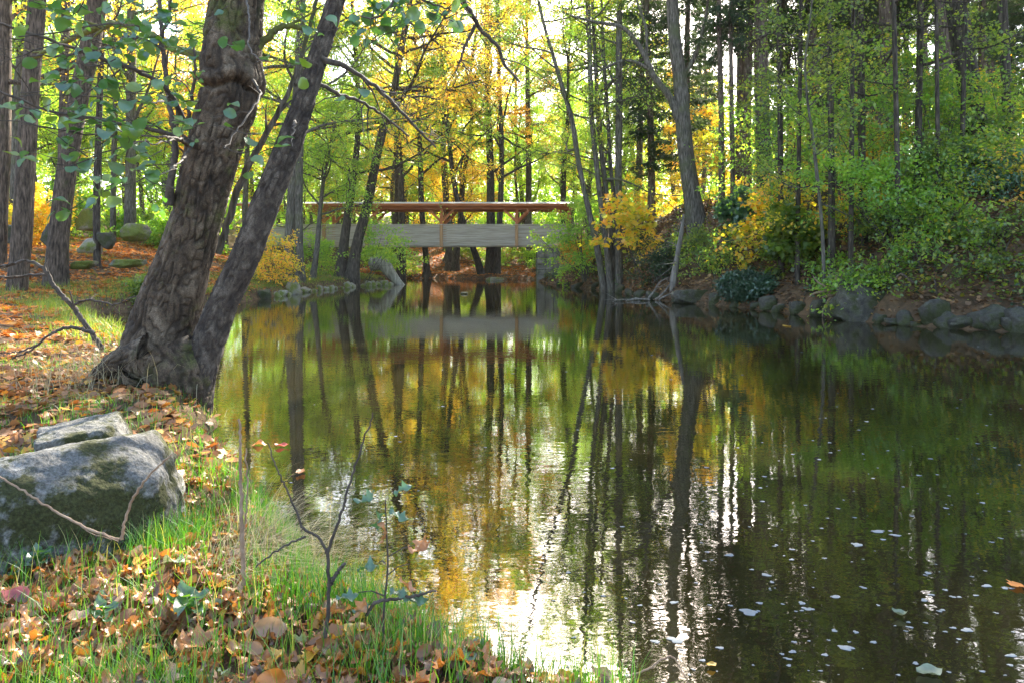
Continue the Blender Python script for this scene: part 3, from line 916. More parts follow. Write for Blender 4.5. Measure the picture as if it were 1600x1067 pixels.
# ------------------------------------------------------------------ the leaning double-stemmed tree on the near bank
def bark_tube(mb, pts, rad, k, n, seed, flare=0, depth=0.02, ringcrack=None, freq=15.0):
    p, r = resample(pts, rad, n)
    L = np.concatenate([[0], np.cumsum(np.linalg.norm(np.diff(p, axis=0), axis=1))])
    t = nrm(np.gradient(p, axis=0))
    a = nrm(np.cross(t, np.array((0.0, 1.0, 0.0)) + 0 * t))
    b = np.cross(t, a)
    th = np.arange(k) / k * 2 * PI
    ring = a[:, None] * np.cos(th)[None, :, None] + b[:, None] * np.sin(th)[None, :, None]
    rr = r[:, None] + 0 * th[None]
    Lg = L[:, None] + 0 * th[None]
    q = np.stack([np.cos(th)[None] * rr, np.sin(th)[None] * rr, Lg], -1).reshape(-1, 3)
    wv = q + 0.022 * np.stack([noise3(q * 7, seed), noise3(q * 7, seed + 1), noise3(q * 7, seed + 2)], 1)
    n1 = noise3(wv * np.array((freq, freq, freq * 0.24)), seed + 3)
    n2 = noise3(wv * np.array((freq * 1.7, freq * 1.7, freq * 0.75)), seed + 4)
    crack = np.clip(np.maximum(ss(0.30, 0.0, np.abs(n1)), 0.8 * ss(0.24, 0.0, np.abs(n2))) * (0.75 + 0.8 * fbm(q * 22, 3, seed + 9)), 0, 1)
    big = 0.10 * fbm(q * np.array((3, 3, 1.6)), 3, seed + 6)
    fine = 0.25 * fbm(q * 60, 3, seed + 7)
    d = (-crack * depth + fine * depth).reshape(n, k)
    rad_ = rr * (1 + big.reshape(n, k)) + d
    if flare:
        rad_ = rad_ * (1 + flare * np.exp(-Lg / 0.30) * (0.5 + 0.5 * np.cos(3 * th + 0.6)[None]))
    if ringcrack is not None:
        wob = L[:, None] + 0.035 * np.sin(2 * th)[None] + 0.02 * np.sin(5 * th + 1)[None]
        rad_ = rad_ - 0.05 * np.exp(-((wob - ringcrack) / 0.022) ** 2) + 0.035 * np.exp(-((wob - ringcrack - 0.08) / 0.05) ** 2)
    v = p[:, None] + ring * rad_[:, :, None]
    i = np.arange(n - 1)[:, None] * k
    j = np.arange(k)[None, :]
    jn = (j + 1) % k
    mb.add(v, np.stack([i + j, i + jn, i + k + jn, i + k + j], -1).reshape(-1, 4))
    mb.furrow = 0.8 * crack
    return p, r

def pxline(lst, Y):
    """(px, py, width px [, distance]) -> points and radii"""
    pts, rad = [], []
    for e in lst:
        y = e[3] if len(e) > 3 else Y
        pts.append(P(e[0], e[1], y))
        rad.append(e[2] / 2 / F * y * math.cos(math.atan((e[0] - HX) / F)))
    return np.array(pts), np.array(rad)

def hero_tree():
    Yt = 6.5
    base = P(240, 610, Yt)
    root = thing('alder_tree', 'big leaning tree with two furrowed trunks on the near bank in front of the water', 'tree', tuple(base))
    pts, rad = pxline([(232, 660, 190), (238, 600, 158), (250, 545, 130), (264, 480, 106), (290, 400, 89), (308, 340, 84), (331, 245, 88), (345, 200, 90), (357, 165, 94), (362, 142, 93), (364, 122, 101), (362, 98, 104),
                       (365, 60, 96), (371, 0, 88), (380, -80, 84), (392, -200, 76), (420, -500, 58), (450, -900, 36)], Yt)
    m = MB()
    Lc = float(np.sum(np.linalg.norm(np.diff(pts[:10], axis=0), axis=1)))
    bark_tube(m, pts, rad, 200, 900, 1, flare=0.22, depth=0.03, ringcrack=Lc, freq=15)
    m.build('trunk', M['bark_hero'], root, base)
    pts2, rad2 = pxline([(288, 640, 92), (300, 600, 74), (316, 560, 60), (346, 480, 52), (384, 400, 49), (407, 340, 47), (461, 200, 40), (494, 100, 33), (513, 40, 31), (525, 0, 29), (560, -100, 27), (620, -260, 23), (720, -500, 15)], 6.25)
    m = MB()
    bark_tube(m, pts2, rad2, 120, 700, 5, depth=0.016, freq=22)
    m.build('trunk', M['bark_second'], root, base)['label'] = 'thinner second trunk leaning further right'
    rng = np.random.default_rng(8)
    for lst in ([(235, 560, 90), (200, 563, 56), (172, 572, 40), (148, 590, 24), (130, 606, 12)], [(270, 585, 96), (284, 622, 70), (284, 650, 46), (278, 676, 26)], [(240, 590, 100), (225, 625, 60), (210, 645, 36), (190, 655, 16)], [(250, 600, 90), (256, 640, 50), (262, 662, 30), (268, 680, 14)],
                [(258, 545, 110), (280, 585, 112), (290, 625, 84), (290, 655, 54), (286, 680, 26)], [(305, 590, 50), (315, 615, 24), (318, 640, 14), (322, 665, 7)], [(300, 600, 40), (308, 630, 14), (312, 655, 9), (316, 672, 5)]):
        p_, r_ = pxline(lst, 6.2)
        m = MB()
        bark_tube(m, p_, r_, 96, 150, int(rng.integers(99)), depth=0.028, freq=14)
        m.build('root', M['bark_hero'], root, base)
    # bare and leafy branches
    lf = MB()
    def br(lst, Y, mat='twig', side=4, leaves=0, lsize=0.085, sub=0):
        p_, r_ = pxline(lst, Y)
        p_, r_ = resample(p_, r_, 6 * len(lst))
        p_ = p_ + 0.006 * rng.normal(0, 1, p_.shape) * (r_[:, None] > 0)
        mb = MB()
        mb.tube(p_, r_, 8)
        for s in range(side):
            i = rng.integers(len(p_) // 4, len(p_) - 1)
            d = nrm(nrm(p_[i] - p_[i - 1]) + rng.normal(0, 0.7, 3))
            L = rng.uniform(0.2, 0.7)
            t = wander(rng, p_[i], d, L, 7, 0.17, -0.01)
            mb.tube(t, np.linspace(r_[i] * 0.55, 0.0016, 8), 5)
            for s2 in range(2):
                i2 = rng.integers(2, 7)
                t2 = wander(rng, t[i2], nrm(nrm(t[i2] - t[i2 - 1]) + rng.normal(0, 0.7, 3)), L * 0.4, 4, 0.2)
                mb.tube(t2, np.linspace(0.0025, 0.0012, 5), 4)
        mb.build('branch', M[mat], root, base)
    br([(266, 318, 20, 6.35), (264, 300, 14, 6.3), (275, 240, 11, 6.25), (263, 150, 9, 6.2), (252, 60, 8, 6.2), (247, -30, 7, 6.2), (240, -160, 5, 6.2)], 6.3, side=5)
    br([(300, 228, 12, 6.4), (255, 208, 8, 5.8), (160, 188, 6, 5.0), (60, 168, 5, 4.4), (-40, 125, 4, 4.2)], 6, side=9)
    br([(288, 190, 10, 6.4), (262, 142, 8, 6.1), (222, 114, 8, 5.8), (150, 88, 7, 5.4), (70, 60, 6, 5.0), (-40, 25, 5, 4.6)], 6, side=9)
    br([(318, 90, 16, 6.5), (270, 76, 13, 6.6), (215, 42, 13, 6.9), (168, 40, 12, 7.2), (98, 68, 9, 7.6), (40, 100, 6, 7.9)], 6, 'moss_branch', side=4)
    br([(258, 80, 8, 6.2), (215, 60, 7, 6.0), (170, 72, 5, 5.8), (120, 84, 4, 5.6), (40, 90, 3, 5.4)], 6, side=6)
    br([(250, 70, 6, 6.2), (262, 30, 5, 6.1), (275, -30, 4, 6.0)], 6, side=3)
    br([(292, 195, 7, 6.4), (300, 150, 6, 6.3), (305, 100, 5, 6.2), (300, 60, 4, 6.2)], 6, side=3)
    br([(500, 90, 12, 6.2), (545, 108, 8, 6.4), (590, 140, 6, 6.7), (640, 190, 5, 7.0), (680, 230, 3, 7.2)], 6, side=8)
    br([(486, 125, 8, 6.2), (535, 150, 6, 6.5), (575, 165, 5, 6.8), (640, 215, 3, 7.2)], 6, side=7)
    br([(400, 75, 14, 6.5), (445, 42, 10, 6.6), (480, 44, 8, 6.7)], 6, 'moss_branch', side=2)
    br([(340, 395, 14, 6.9), (352, 360, 13, 6.9), (380, 275, 12, 6.9), (420, 205, 10, 6.9), (448, 150, 8, 6.9), (470, 90, 7, 6.9), (495, 0, 6, 6.9), (520, -100, 4, 6.9)], 6.9, 'bark_grey', side=6)
    br([(560, -100, 18, 6.25), (640, -80, 15, 6.6), (700, -30, 11, 7.2), (735, 20, 8, 7.6), (750, 45, 7, 7.8), (775, 72, 6, 7.9), (790, 102, 5, 8.0), (812, 128, 4, 8.0)], 7.5, side=9)
    br([(742, 40, 6, 7.7), (727, 72, 5, 7.7), (716, 100, 3, 7.7)], 7.7, side=3)
    br([(395, 125, 5, 6.3), (405, 150, 4, 6.0), (380, 190, 3, 5.6), (350, 235, 2.5, 5.2)], 6, 'twig', side=2)
    # clusters of round leaves hanging close to the camera
    cl = [(30, 15, 3.6, 5), (75, 35, 3.3, 7), (125, 40, 3.4, 6), (190, 20, 3.6, 4), (25, 70, 3.4, 5), (70, 95, 3.5, 4), (110, 110, 3.5, 3), (150, 55, 3.7, 3), (215, 50, 3.8, 4), (255, 20, 4, 4), (300, 15, 4.2, 3), (295, 55, 3.8, 3),
          (40, 155, 3.2, 6), (95, 150, 3.4, 6), (20, 190, 3.1, 6), (60, 215, 3.0, 7), (110, 205, 3.1, 6), (150, 215, 3.1, 8), (190, 205, 3.3, 7), (215, 190, 3.4, 5), (235, 170, 3.5, 5), (150, 160, 3.5, 4), (205, 155, 3.6, 4),
          (105, 240, 3.1, 5), (145, 250, 3.1, 5), (185, 250, 3.2, 5), (95, 285, 3.2, 2), (120, 275, 3.2, 2), (225, 290, 3.4, 4), (215, 265, 3.4, 3), (110, 315, 3.3, 1), (150, 310, 3.3, 1), (300, 205, 3.9, 3), (330, 215, 3.6, 3), (335, 250, 3.4, 2), (365, 250, 3.5, 2),
          (318, 110, 3.6, 1), (372, 78, 3.2, 1), (395, 100, 3.4, 2), (425, 98, 3.3, 2), (455, 228, 2.6, 1), (457, 210, 2.7, 1), (480, 125, 3.6, 1), (478, 95, 3.7, 1), (510, 25, 3.2, 1),
          (545, 30, 3.8, 4), (575, 20, 3.7, 6), (600, 40, 3.6, 6), (625, 15, 3.8, 5), (655, 22, 3.7, 4), (590, 60, 3.6, 2), (715, 18, 4, 3), (560, 5, 3.8, 4), (680, 25, 4, 2), (640, 0, 3.9, 5), (540, 155, 4.4, 1), (570, 150, 4.4, 1)]
    for q in range(34):
        cl.append((rng.uniform(-10, 270), 330 * rng.random() ** 1.4, rng.uniform(3.4, 5.2), int(rng.integers(3, 7))))
    for q in range(10):
        cl.append((rng.uniform(400, 720), rng.uniform(-10, 60), rng.uniform(3.8, 5.5), int(rng.integers(3, 6))))
    tw = MB()
    for (px, py, Y, n) in cl:
        c = P(px, py, Y)
        d0 = nrm(np.array((rng.normal(-0.2, 0.7), rng.normal(0, 0.5), rng.normal(-0.1, 0.3))))
        if n > 1:
            t = wander(rng, c - d0 * 0.14 + np.array((0.05, 0.12, 0.05)), d0, 0.32, 6, 0.2)
            tw.tube(t, np.linspace(0.0032, 0.0012, 7), 5)
        for q in range(n):
            pos = (t[rng.integers(1, 7)] if n > 1 else c) + rng.normal(0, 0.035 if n > 1 else 0.002, 3) * np.array((1.3, 1, 0.8))
            d = nrm(d0 + rng.normal(0, 0.8, 3))
            nr_ = rng.normal(0, 0.42, 3) + np.array((0, -0.25, 1.0))
            sz = rng.uniform(0.052, 0.095)
            lf.leaves(T_ROUND[rng.integers(3)], pos[None], d[None], nr_[None], sz)
    # long twigs carrying those clusters out from the trunk
    for lst in ([(300, 228, 6, 6.3), (270, 215, 5, 4.8), (200, 212, 4.5, 3.6), (120, 208, 4, 3.2), (30, 190, 3, 3.0), (-40, 180, 2, 3.0)], [(290, 215, 5, 6.2), (240, 225, 4, 4.4), (160, 240, 3.5, 3.3), (80, 270, 2.5, 3.1)],
                [(300, 230, 5, 6.3), (270, 262, 4, 4.6), (225, 280, 3, 3.5), (160, 300, 2, 3.3)], [(252, 60, 5, 6.2), (200, 40, 5, 4.4), (120, 45, 4, 3.5), (30, 60, 3, 3.4)], [(262, 150, 5, 6.2), (220, 160, 4, 4.3), (120, 150, 3.5, 3.5), (30, 150, 3, 3.2)],
                [(620, -260, 12, 6.2), (640, -120, 9, 4.6), (620, -10, 6, 3.8), (590, 30, 4, 3.7), (560, 25, 3, 3.8)], [(640, -60, 6, 4.2), (670, 5, 4, 3.9), (715, 20, 2.5, 4.0)], [(371, -60, 6, 6.2), (390, 30, 4, 4.2), (400, 90, 3, 3.5), (425, 98, 2, 3.3)], [(461, 190, 5, 6.2), (459, 200, 3, 3.6), (456, 226, 2, 2.6)]):
        p_, r_ = pxline(lst, 4)
        p_, r_ = resample(p_, r_, 40)
        tw.tube(p_ + rng.normal(0, 0.004, p_.shape), r_ * 0.8, 6)
    tw.build('twigs', M['twig'], root, base)
    # crown above the picture, seen in the water; later boughs added to shade foreground
    for k, (p0, d, L) in enumerate([(P(392, -200, Yt), (-0.5, 0.2, 0.6), 4.0), (P(420, -500, Yt), (0.4, -0.2, 0.8), 3.5), (P(450, -900, Yt), (0.1, 0.2, 1), 3.0), (P(620, -260, 6.2), (0.7, 0.2, 0.5), 3.5), (P(720, -500, 6.2), (0.5, -0.1, 0.8), 3.0), (P(410, -400, Yt), (-0.3, -0.5, 0.6), 3.5), (P(560, -100, 6.2), (0.3, 0.7, 0.35), 3.5), (P(620, -260, 6.2), (0.25, 1, 0.25), 5.5), (P(560, -150, 6.2), (0.05, 1, 0.45), 5.0), (P(420, -480, Yt), (0.25, 1, 0.12), 5.5), (P(400, -330, Yt), (0.0, 1, 0.3), 5.0), (P(700, -460, 6.2), (0.1, 1, -0.05), 5.5)]):
        tr = wander(rng, p0, d, L, 6, 0.12, 0.02)
        tb, l2 = grow(300 + k, tr, np.linspace(0.07, 0.012, 7), start=0.25, limbs=10, llen=1.6, sec=6, ter=3, leaves=5 if k < 7 else 8, lsize=0.09, tmpl=T_HEX, k=8, flare=0, n=12)
        tb.build('branch', M['twig'], root, base)
        for vv in l2.v: lf.v.append(vv)
        for ff, mm in l2.f: lf.f.append((ff + lf.n, mm))
        lf.n += l2.n
    lf.build('crown', M['leaf_alder'], root, base)
hero_tree()

# ------------------------------------------------------------------ trees one can tell apart
def at(px, Y, dz=-0.1):
    x = (px - HX) / F * Y
    return np.array((x, Y, G(x, Y) + dz))

def path(lst, Y, H=None):
    """trunk through pixels (px, py, width px) at distance Y, its foot set into the ground"""
    pts, rad = pxline(lst, Y)
    pts[0][2] = min(pts[0][2], G(pts[0][0], Y)) - 0.45
    return pts, rad

LEFT = []
def bt(label, seed, lst, Y, bark, leafm, name='tree', **kw):
    pts, rad = path(lst, Y)
    return broad_tree(name, label, 'tree', seed, pts, rad, M[bark], M[leafm], **kw)

# left wood
bt('stout brown trunk rising at the far left beside the first bare arching branch', 31, [(24, 455, 34), (34, 370, 33), (40, 270, 33), (47, 150, 32), (58, 0, 30), (66, -200, 26), (80, -500, 22), (90, -700, 8)], 18.5, 'bark_brown', 'leaf_mixed', start=0.4, limbs=14, llen=4.2, sec=6, ter=4, leaves=9, lsize=0.1, flare=0.35, k=24, n=60)
bt('stout mossy trunk second from the left among orange fallen leaves', 32, [(86, 440, 40), (92, 370, 34), (100, 300, 34), (118, 180, 33), (143, 60, 32), (152, 0, 30), (175, -200, 26), (205, -500, 22), (220, -700, 8)], 20.5, 'bark_brown', 'leaf_mixed', start=0.4, limbs=14, llen=4.2, sec=6, ter=4, leaves=9, lsize=0.1, flare=0.5, k=24, n=60)
bt('thin dark ivy wrapped trunk between the mossy blocks on the left', 33, [(152, 392, 13), (151, 330, 12), (153, 230, 11), (158, 100, 10), (160, -100, 8), (165, -300, 4)], 24, 'bark_dark', 'leaf_gold', start=0.5, limbs=14, llen=2.6, leaves=9, lsize=0.1)
bt('straight grey trunk left of the leaning tree with the lawn behind it', 34, [(203, 345, 20), (204, 280, 17), (205, 150, 16), (206, 0, 15), (206, -250, 10), (206, -450, 4)], 36, 'bark_grey', 'leaf_gold', start=0.22, limbs=20, llen=4.5, leaves=13, lsize=0.13)
bt('slim pale grey trunk between the thin ivy trunk and the straight grey trunk', 35, [(176, 335, 10), (178, 250, 9), (181, 130, 8), (183, -100, 6), (185, -260, 3)], 38, 'bark_grey', 'leaf_mixed', start=0.25, limbs=18, llen=3.6, leaves=13, lsize=0.13)
bt('reddish pine trunk high at the upper left edge', 36, [(98, 360, 18), (99, 200, 16), (102, 60, 14), (104, -100, 12), (106, -400, 5)], 33, 'bark_brown', 'leaf_mixed', start=0.35, limbs=16, llen=4, leaves=13, lsize=0.13)
bt('trunk cut by the left edge of the picture', 37, [(-6, 440, 30), (2, 300, 26), (6, 150, 26), (8, 0, 24), (10, -300, 16), (10, -500, 5)], 22, 'bark_brown', 'leaf_gold', start=0.35, limbs=16, llen=4, leaves=12, lsize=0.11)
# grassy shelf
bt('left one of the twin grey trunks on the grassy shelf', 38, [(450, 408, 17), (453, 360, 15), (456, 300, 14), (462, 180, 13), (470, 40, 12), (480, -150, 9), (490, -350, 4)], 31, 'bark_grey', 'leaf_lime', start=0.3, limbs=22, llen=4.4, leaves=18, lsize=0.11, lang=0.25)
bt('right one of the twin grey trunks on the grassy shelf', 39, [(470, 411, 15), (467, 360, 13), (467, 300, 12), (470, 180, 11), (468, 40, 10), (462, -150, 8), (455, -350, 3)], 31, 'bark_grey', 'leaf_mixed', start=0.3, limbs=22, llen=4.4, leaves=18, lsize=0.11, lang=0.25)
bt('dark mossy trunk leaning right at the end of the grassy shelf before the bridge', 40, [(548, 424, 22), (558, 380, 16), (572, 330, 15), (590, 240, 14), (604, 180, 13), (614, 145, 11), (630, 60, 9), (650, -40, 7), (668, -150, 3)], 36, 'bark_dark', 'leaf_gold', start=0.42, limbs=26, llen=6.8, leaves=20, lsize=0.12, lang=0.15, side=(0.0, 0.5), sec=8, ter=5, spread=0.2)
bt('dark mossy trunk standing close left of the leaning one before the bridge', 41, [(532, 424, 20), (538, 380, 15), (545, 330, 13), (556, 250, 10), (560, 190, 9), (556, 90, 7), (550, 0, 5), (548, -60, 3)], 36.5, 'bark_dark', 'leaf_lime', start=0.32, limbs=22, llen=5.0, leaves=18, lsize=0.12, lang=0.15, sec=7, ter=5, spread=0.2)
# far bank under and behind the bridge
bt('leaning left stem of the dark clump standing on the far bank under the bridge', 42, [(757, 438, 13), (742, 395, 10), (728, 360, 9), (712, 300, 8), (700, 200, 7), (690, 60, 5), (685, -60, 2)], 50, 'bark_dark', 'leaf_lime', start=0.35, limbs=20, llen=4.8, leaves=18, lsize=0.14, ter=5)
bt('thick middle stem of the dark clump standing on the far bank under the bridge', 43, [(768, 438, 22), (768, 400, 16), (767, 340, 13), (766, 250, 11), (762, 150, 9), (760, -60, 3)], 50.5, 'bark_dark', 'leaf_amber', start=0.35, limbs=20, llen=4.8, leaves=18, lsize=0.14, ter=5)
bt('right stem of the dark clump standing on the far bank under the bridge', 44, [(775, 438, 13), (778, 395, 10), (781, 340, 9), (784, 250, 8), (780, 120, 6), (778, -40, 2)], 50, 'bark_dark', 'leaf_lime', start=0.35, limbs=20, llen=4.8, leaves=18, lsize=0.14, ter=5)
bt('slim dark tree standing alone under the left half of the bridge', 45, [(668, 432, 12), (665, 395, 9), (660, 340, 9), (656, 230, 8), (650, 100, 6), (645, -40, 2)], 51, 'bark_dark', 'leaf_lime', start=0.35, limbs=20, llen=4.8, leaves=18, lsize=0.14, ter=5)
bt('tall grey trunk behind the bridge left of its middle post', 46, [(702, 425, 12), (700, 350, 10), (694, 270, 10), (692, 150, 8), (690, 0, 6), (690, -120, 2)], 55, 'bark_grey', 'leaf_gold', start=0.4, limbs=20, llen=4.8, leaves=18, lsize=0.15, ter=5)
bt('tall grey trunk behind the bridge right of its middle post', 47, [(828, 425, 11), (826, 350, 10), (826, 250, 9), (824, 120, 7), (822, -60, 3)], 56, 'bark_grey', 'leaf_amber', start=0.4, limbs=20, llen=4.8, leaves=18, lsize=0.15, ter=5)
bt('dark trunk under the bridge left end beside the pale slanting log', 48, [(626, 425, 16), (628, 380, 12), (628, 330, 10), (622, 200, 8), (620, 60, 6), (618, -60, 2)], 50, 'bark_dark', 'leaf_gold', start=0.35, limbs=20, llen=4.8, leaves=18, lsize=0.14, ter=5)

# slim dark trunks standing in the thicket of the right bank
for q, (px, bp, wpx, Y, lean) in enumerate([(1221, 360, 9, 20.5, 4), (1246, 370, 7, 19.5, -6), (1300, 380, 11, 18.5, 3), (1329, 390, 8, 18, -4), (1349, 385, 13, 18.8, 5), (1405, 390, 9, 17.5, 8), (1432, 385, 13, 18.2, -6), (1467, 385, 8, 17.5, 4), (1500, 390, 9, 17.8, -8)]):
    bt('slim dark trunk standing among the leaf sprays of the right thicket', 400 + q, [(px, bp, wpx * 1.2), (px - lean * 0.3, bp - 100, wpx), (px - lean * 0.6, bp - 220, wpx * 0.92), (px - lean, bp - 360, wpx * 0.85), (px - lean * 1.5, bp - 600, wpx * 0.5), (px - lean * 2, bp - 760, wpx * 0.15)], Y, 'bark_dark', 'leaf_green',
       group='slim dark trunks in the right thicket', start=0.42, limbs=14, llen=2.0, sec=5, ter=3, leaves=5, lsize=0.09, lang=0.1, flare=0.3)

# slender clump of grey stems at the foot of the right bank
def clump():
    stems = [([(948, 432, 12), (930, 372, 10), (920, 330, 9), (903, 250, 8), (894, 190, 8), (878, 135, 7), (868, 100, 6), (850, 40, 5), (828, -60, 4), (800, -160, 3), (780, -240, 2)], 30.4), ([(957, 430, 12), (945, 360, 10), (938, 310, 9), (930, 240, 8), (925, 190, 8), (922, 100, 8), (918, 0, 7), (910, -150, 6), (905, -300, 5), (900, -430, 2)], 30.2),
             ([(962, 430, 10), (955, 360, 9), (947, 300, 8), (938, 220, 8), (935, 180, 7), (928, 60, 6), (922, -80, 4)], 30.6), ([(967, 430, 14), (967, 360, 12), (966, 300, 11), (967, 200, 11), (967, 100, 10), (968, 0, 9), (970, -150, 8), (975, -320, 6), (978, -500, 2)], 30.2), ([(964, 430, 8), (962, 340, 7), (955, 270, 6), (950, 190, 6), (944, 100, 5), (940, 0, 4)], 30.8)]
    o = at(960, 30.4)
    root = thing('alder_clump', 'clump of five slender grey stems fanning out at the foot of the right bank', 'tree', tuple(o))
    for q, (lst, Y) in enumerate(stems):
        p_, r_ = path(lst, Y)
        tb, lf = grow(60 + q, p_, r_, start=0.34, limbs=14, llen=3.6 if q else 4.6, sec=6, ter=4, leaves=13 if q in (0, 3) else 8, lsize=0.10, lang=0.3, side=(PI * 0.95, 0.4), flare=0.3, k=10, n=30)
        tb.build('trunk', M['bark_grey'], root, o)
        lf.build('crown', M['leaf_lime' if q % 2 else 'leaf_mixed'], root, o, smooth=False)
clump()

def forked():
    lst = [(1094, 352, 36), (1082, 310, 27), (1073, 250, 25), (1067, 190, 24), (1063, 130, 22), (1054, 60, 20), (1050, 0, 19), (1052, -120, 15), (1060, -300, 8), (1062, -450, 3)]
    Y = 27.5
    p_, r_ = path(lst, Y)
    def extra(tb, lf):
        for l2 in ([(1064, 195, 15), (1045, 150, 12), (1025, 125, 10), (1000, 75, 8), (975, 45, 7), (930, 35, 5), (890, 25, 3)], [(1040, 145, 7), (1015, 110, 6), (980, 95, 5), (940, 110, 3), (900, 130, 2)], [(1062, 130, 9), (1085, 90, 7), (1100, 40, 5), (1110, -30, 3)], [(1010, 90, 5), (1010, 50, 5), (995, 0, 4), (985, -60, 3)]):
            a, b = pxline(l2, Y)
            a, b = resample(a, b, 24)
            tb.tube(a, b, 8)
    broad_tree('forked_tree', 'thick dark forked tree leaning from the top of the bare slope on the right bank', 'tree', 70, p_, r_, M['bark_grey'], M['leaf_mixed'], start=0.45, limbs=20, llen=3.6, sec=6, ter=3, leaves=6, lsize=0.1, extra=extra, k=20, n=40, flare=0.15)
forked()

bt('big dark tree leaning left near the right edge with a swollen foot', 71, [(1563, 360, 56), (1553, 310, 40), (1535, 240, 36), (1517, 150, 36), (1502, 60, 36), (1494, 0, 35), (1480, -150, 30), (1470, -400, 20), (1465, -650, 8)], 19.5, 'bark_dark', 'leaf_green', start=0.5, limbs=14, llen=4.0, leaves=9, lsize=0.1, k=20, n=40)
bt('dark trunk at the extreme right edge of the picture', 72, [(1598, 365, 26), (1590, 300, 20), (1578, 220, 18), (1572, 120, 18), (1566, 0, 17), (1560, -200, 14), (1555, -500, 6)], 21, 'bark_dark', 'leaf_green', start=0.5, limbs=12, llen=3.4, leaves=9, lsize=0.1, k=16)
bt('thin curved sapling rising in front of the green shrubs on the right bank', 73, [(1288, 400, 7), (1284, 350, 6), (1277, 280, 6), (1270, 215, 5), (1262, 160, 4), (1258, 100, 4), (1266, 30, 3), (1275, -60, 2)], 17.5, 'bark_grey', 'leaf_green', name='sapling', start=0.35, limbs=14, llen=1.8, sec=5, ter=3, leaves=12, lsize=0.085, tmpl=T_HEX, lang=0.15, k=10)

# pale dead trunk leaning at the waterline
lst = [(1050, 468, 10), (1052, 440, 11), (1057, 410, 9), (1061, 385, 8), (1065, 362, 7), (1067, 345, 5), (1068, 335, 3)]
p_, r_ = pxline(lst, 24.3)
m = MB(); trunk_tube(m, p_, r_, k=12, n=40, flare=0.2, seed=9, rough=0.08)
rng = np.random.default_rng(14)
for q in range(16):
    i = rng.integers(2, 7)
    t_ = wander(rng, p_[i], (rng.normal(), rng.normal(), rng.normal(0, 0.3)), rng.uniform(0.5, 1.6), 6, 0.14, -0.03)
    m.tube(t_, np.linspace(0.014, 0.003, 7), 5)
tag(m.build('dead_tree', M['bark_snag'], None), 'pale barkless dead trunk standing at the waterline left of the ivy bush', 'dead tree')

# ------------------------------------------------------------------ spruces on the right bank
protos = []
for q, (sd, H, r0, h0, Lm, dead) in enumerate([(1, 27, 0.24, 8.5, 2.6, 34), (2, 29, 0.30, 10.5, 2.8, 30), (3, 24, 0.17, 6.5, 2.2, 40), (4, 25, 0.20, 3.2, 2.4, 14)]):
    tb, lf = spruce_proto(sd, H, r0, h0, Lm, dead)
    root = thing('spruce_tree', 'x', 'tree')
    tb.build('trunk', M['bark_spruce'], root)
    lf.build('crown', M['needle'], root, smooth=False)
    protos.append(root)
used = set()
def put(kind, x, y, rz, s, label, group=None, lean=(0, 0), sink=-0.15):
    r = protos[kind]
    loc = (x, y, G(x, y) + sink)
    if kind not in used:
        used.add(kind)
        r.location, r.rotation_euler, r.scale = loc, (lean[0], lean[1], rz), ((s,) * 3 if np.isscalar(s) else s)
        r['label'] = label
        if group: r['group'] = group
        return r
    return copy_tree(r, loc, rz, s, lean, label, group)
def sp(px, Y, kind, wpx, label, lean=0.0, hs=1.0):
    r0 = (0.24, 0.30, 0.17, 0.20)[kind]
    s = (wpx / F * Y / 2) / (r0 * 0.93) * math.cos(math.atan((px - HX) / F))
    x = (px - HX) / F * Y
    return put(kind, x, Y, px * 1.7, (s, s, hs), label, None, (0, lean))
ivy_spruce = sp(1197, 27.5, 1, 25, 'thick straight ivy wrapped spruce on top of the right bank')
sp(1128, 27, 2, 10, 'thin straight spruce stem just right of the forked tree')
sp(1146, 26.5, 2, 8, 'very thin bare stem between the forked tree and the pair of straight spruces')
sp(1153, 33, 0, 15, 'left one of the paired straight spruces right of the forked tree', lean=0.03)
sp(1166, 32, 0, 17, 'right one of the paired straight spruces beside the ivy clad trunk')
sp(1219, 34, 2, 11, 'slim spruce just right of the ivy clad trunk')
sp(1268, 31, 0, 18, 'straight spruce behind the thin curved sapling')
sp(1232, 36, 2, 10, 'thin dark spruce between the ivy clad trunk and the sapling')
sp(1310, 35, 2, 12, 'slim spruce behind the left edge of the green shrubs')
sp(1352, 38, 0, 18, 'pale brown spruce behind the middle of the green shrubs')
sp(1383, 27, 1, 31, 'wide light brown spruce trunk above the green shrubs')
sp(1410, 34, 2, 12, 'slim dark spruce right of the wide light brown one')
sp(1445, 29, 0, 16, 'straight spruce behind the right half of the green shrubs')
sp(1478, 24, 0, 22, 'mossy spruce stem left of the big dark leaning tree')
sp(1540, 32, 0, 16, 'spruce stem behind the big dark leaning tree')
sp(1018, 36, 3, 12, 'dark hanging spruce behind the orange maple spray on the right bank')
sp(1076, 34, 3, 13, 'dark drooping spruce right behind the forked tree')
sp(1000, 42, 0, 12, 'spruce beyond the slender stem clump')
sp(1335, 30, 3, 13, 'low branched dark spruce behind the green shrubs')
sp(1610, 25, 3, 18, 'dark drooping spruce at the right edge')
rng = np.random.default_rng(21)
cnt = 0
for q in range(400):
    if cnt >= 26: break
    x, y = rng.uniform(7, 44), rng.uniform(12, 74)
    if x < 8 + 0.1 * y or x > 0.95 * y + 4: continue
    if math.hypot(x, y) < 30 and x < 0.82 * y: continue
    px = HX + x / y * F
    if 1100 < px < 1195: continue             # the gap of sky between the pairs of trunks
    put(int(rng.integers(0, 3)), x, y, rng.uniform(0, 6), rng.uniform(0.8, 1.1), 'straight spruce in the depth of the dark wood on the right bank', 'spruces deep in the wood on the right bank', (rng.normal(0, .012), rng.normal(0, .012)))
    cnt += 1
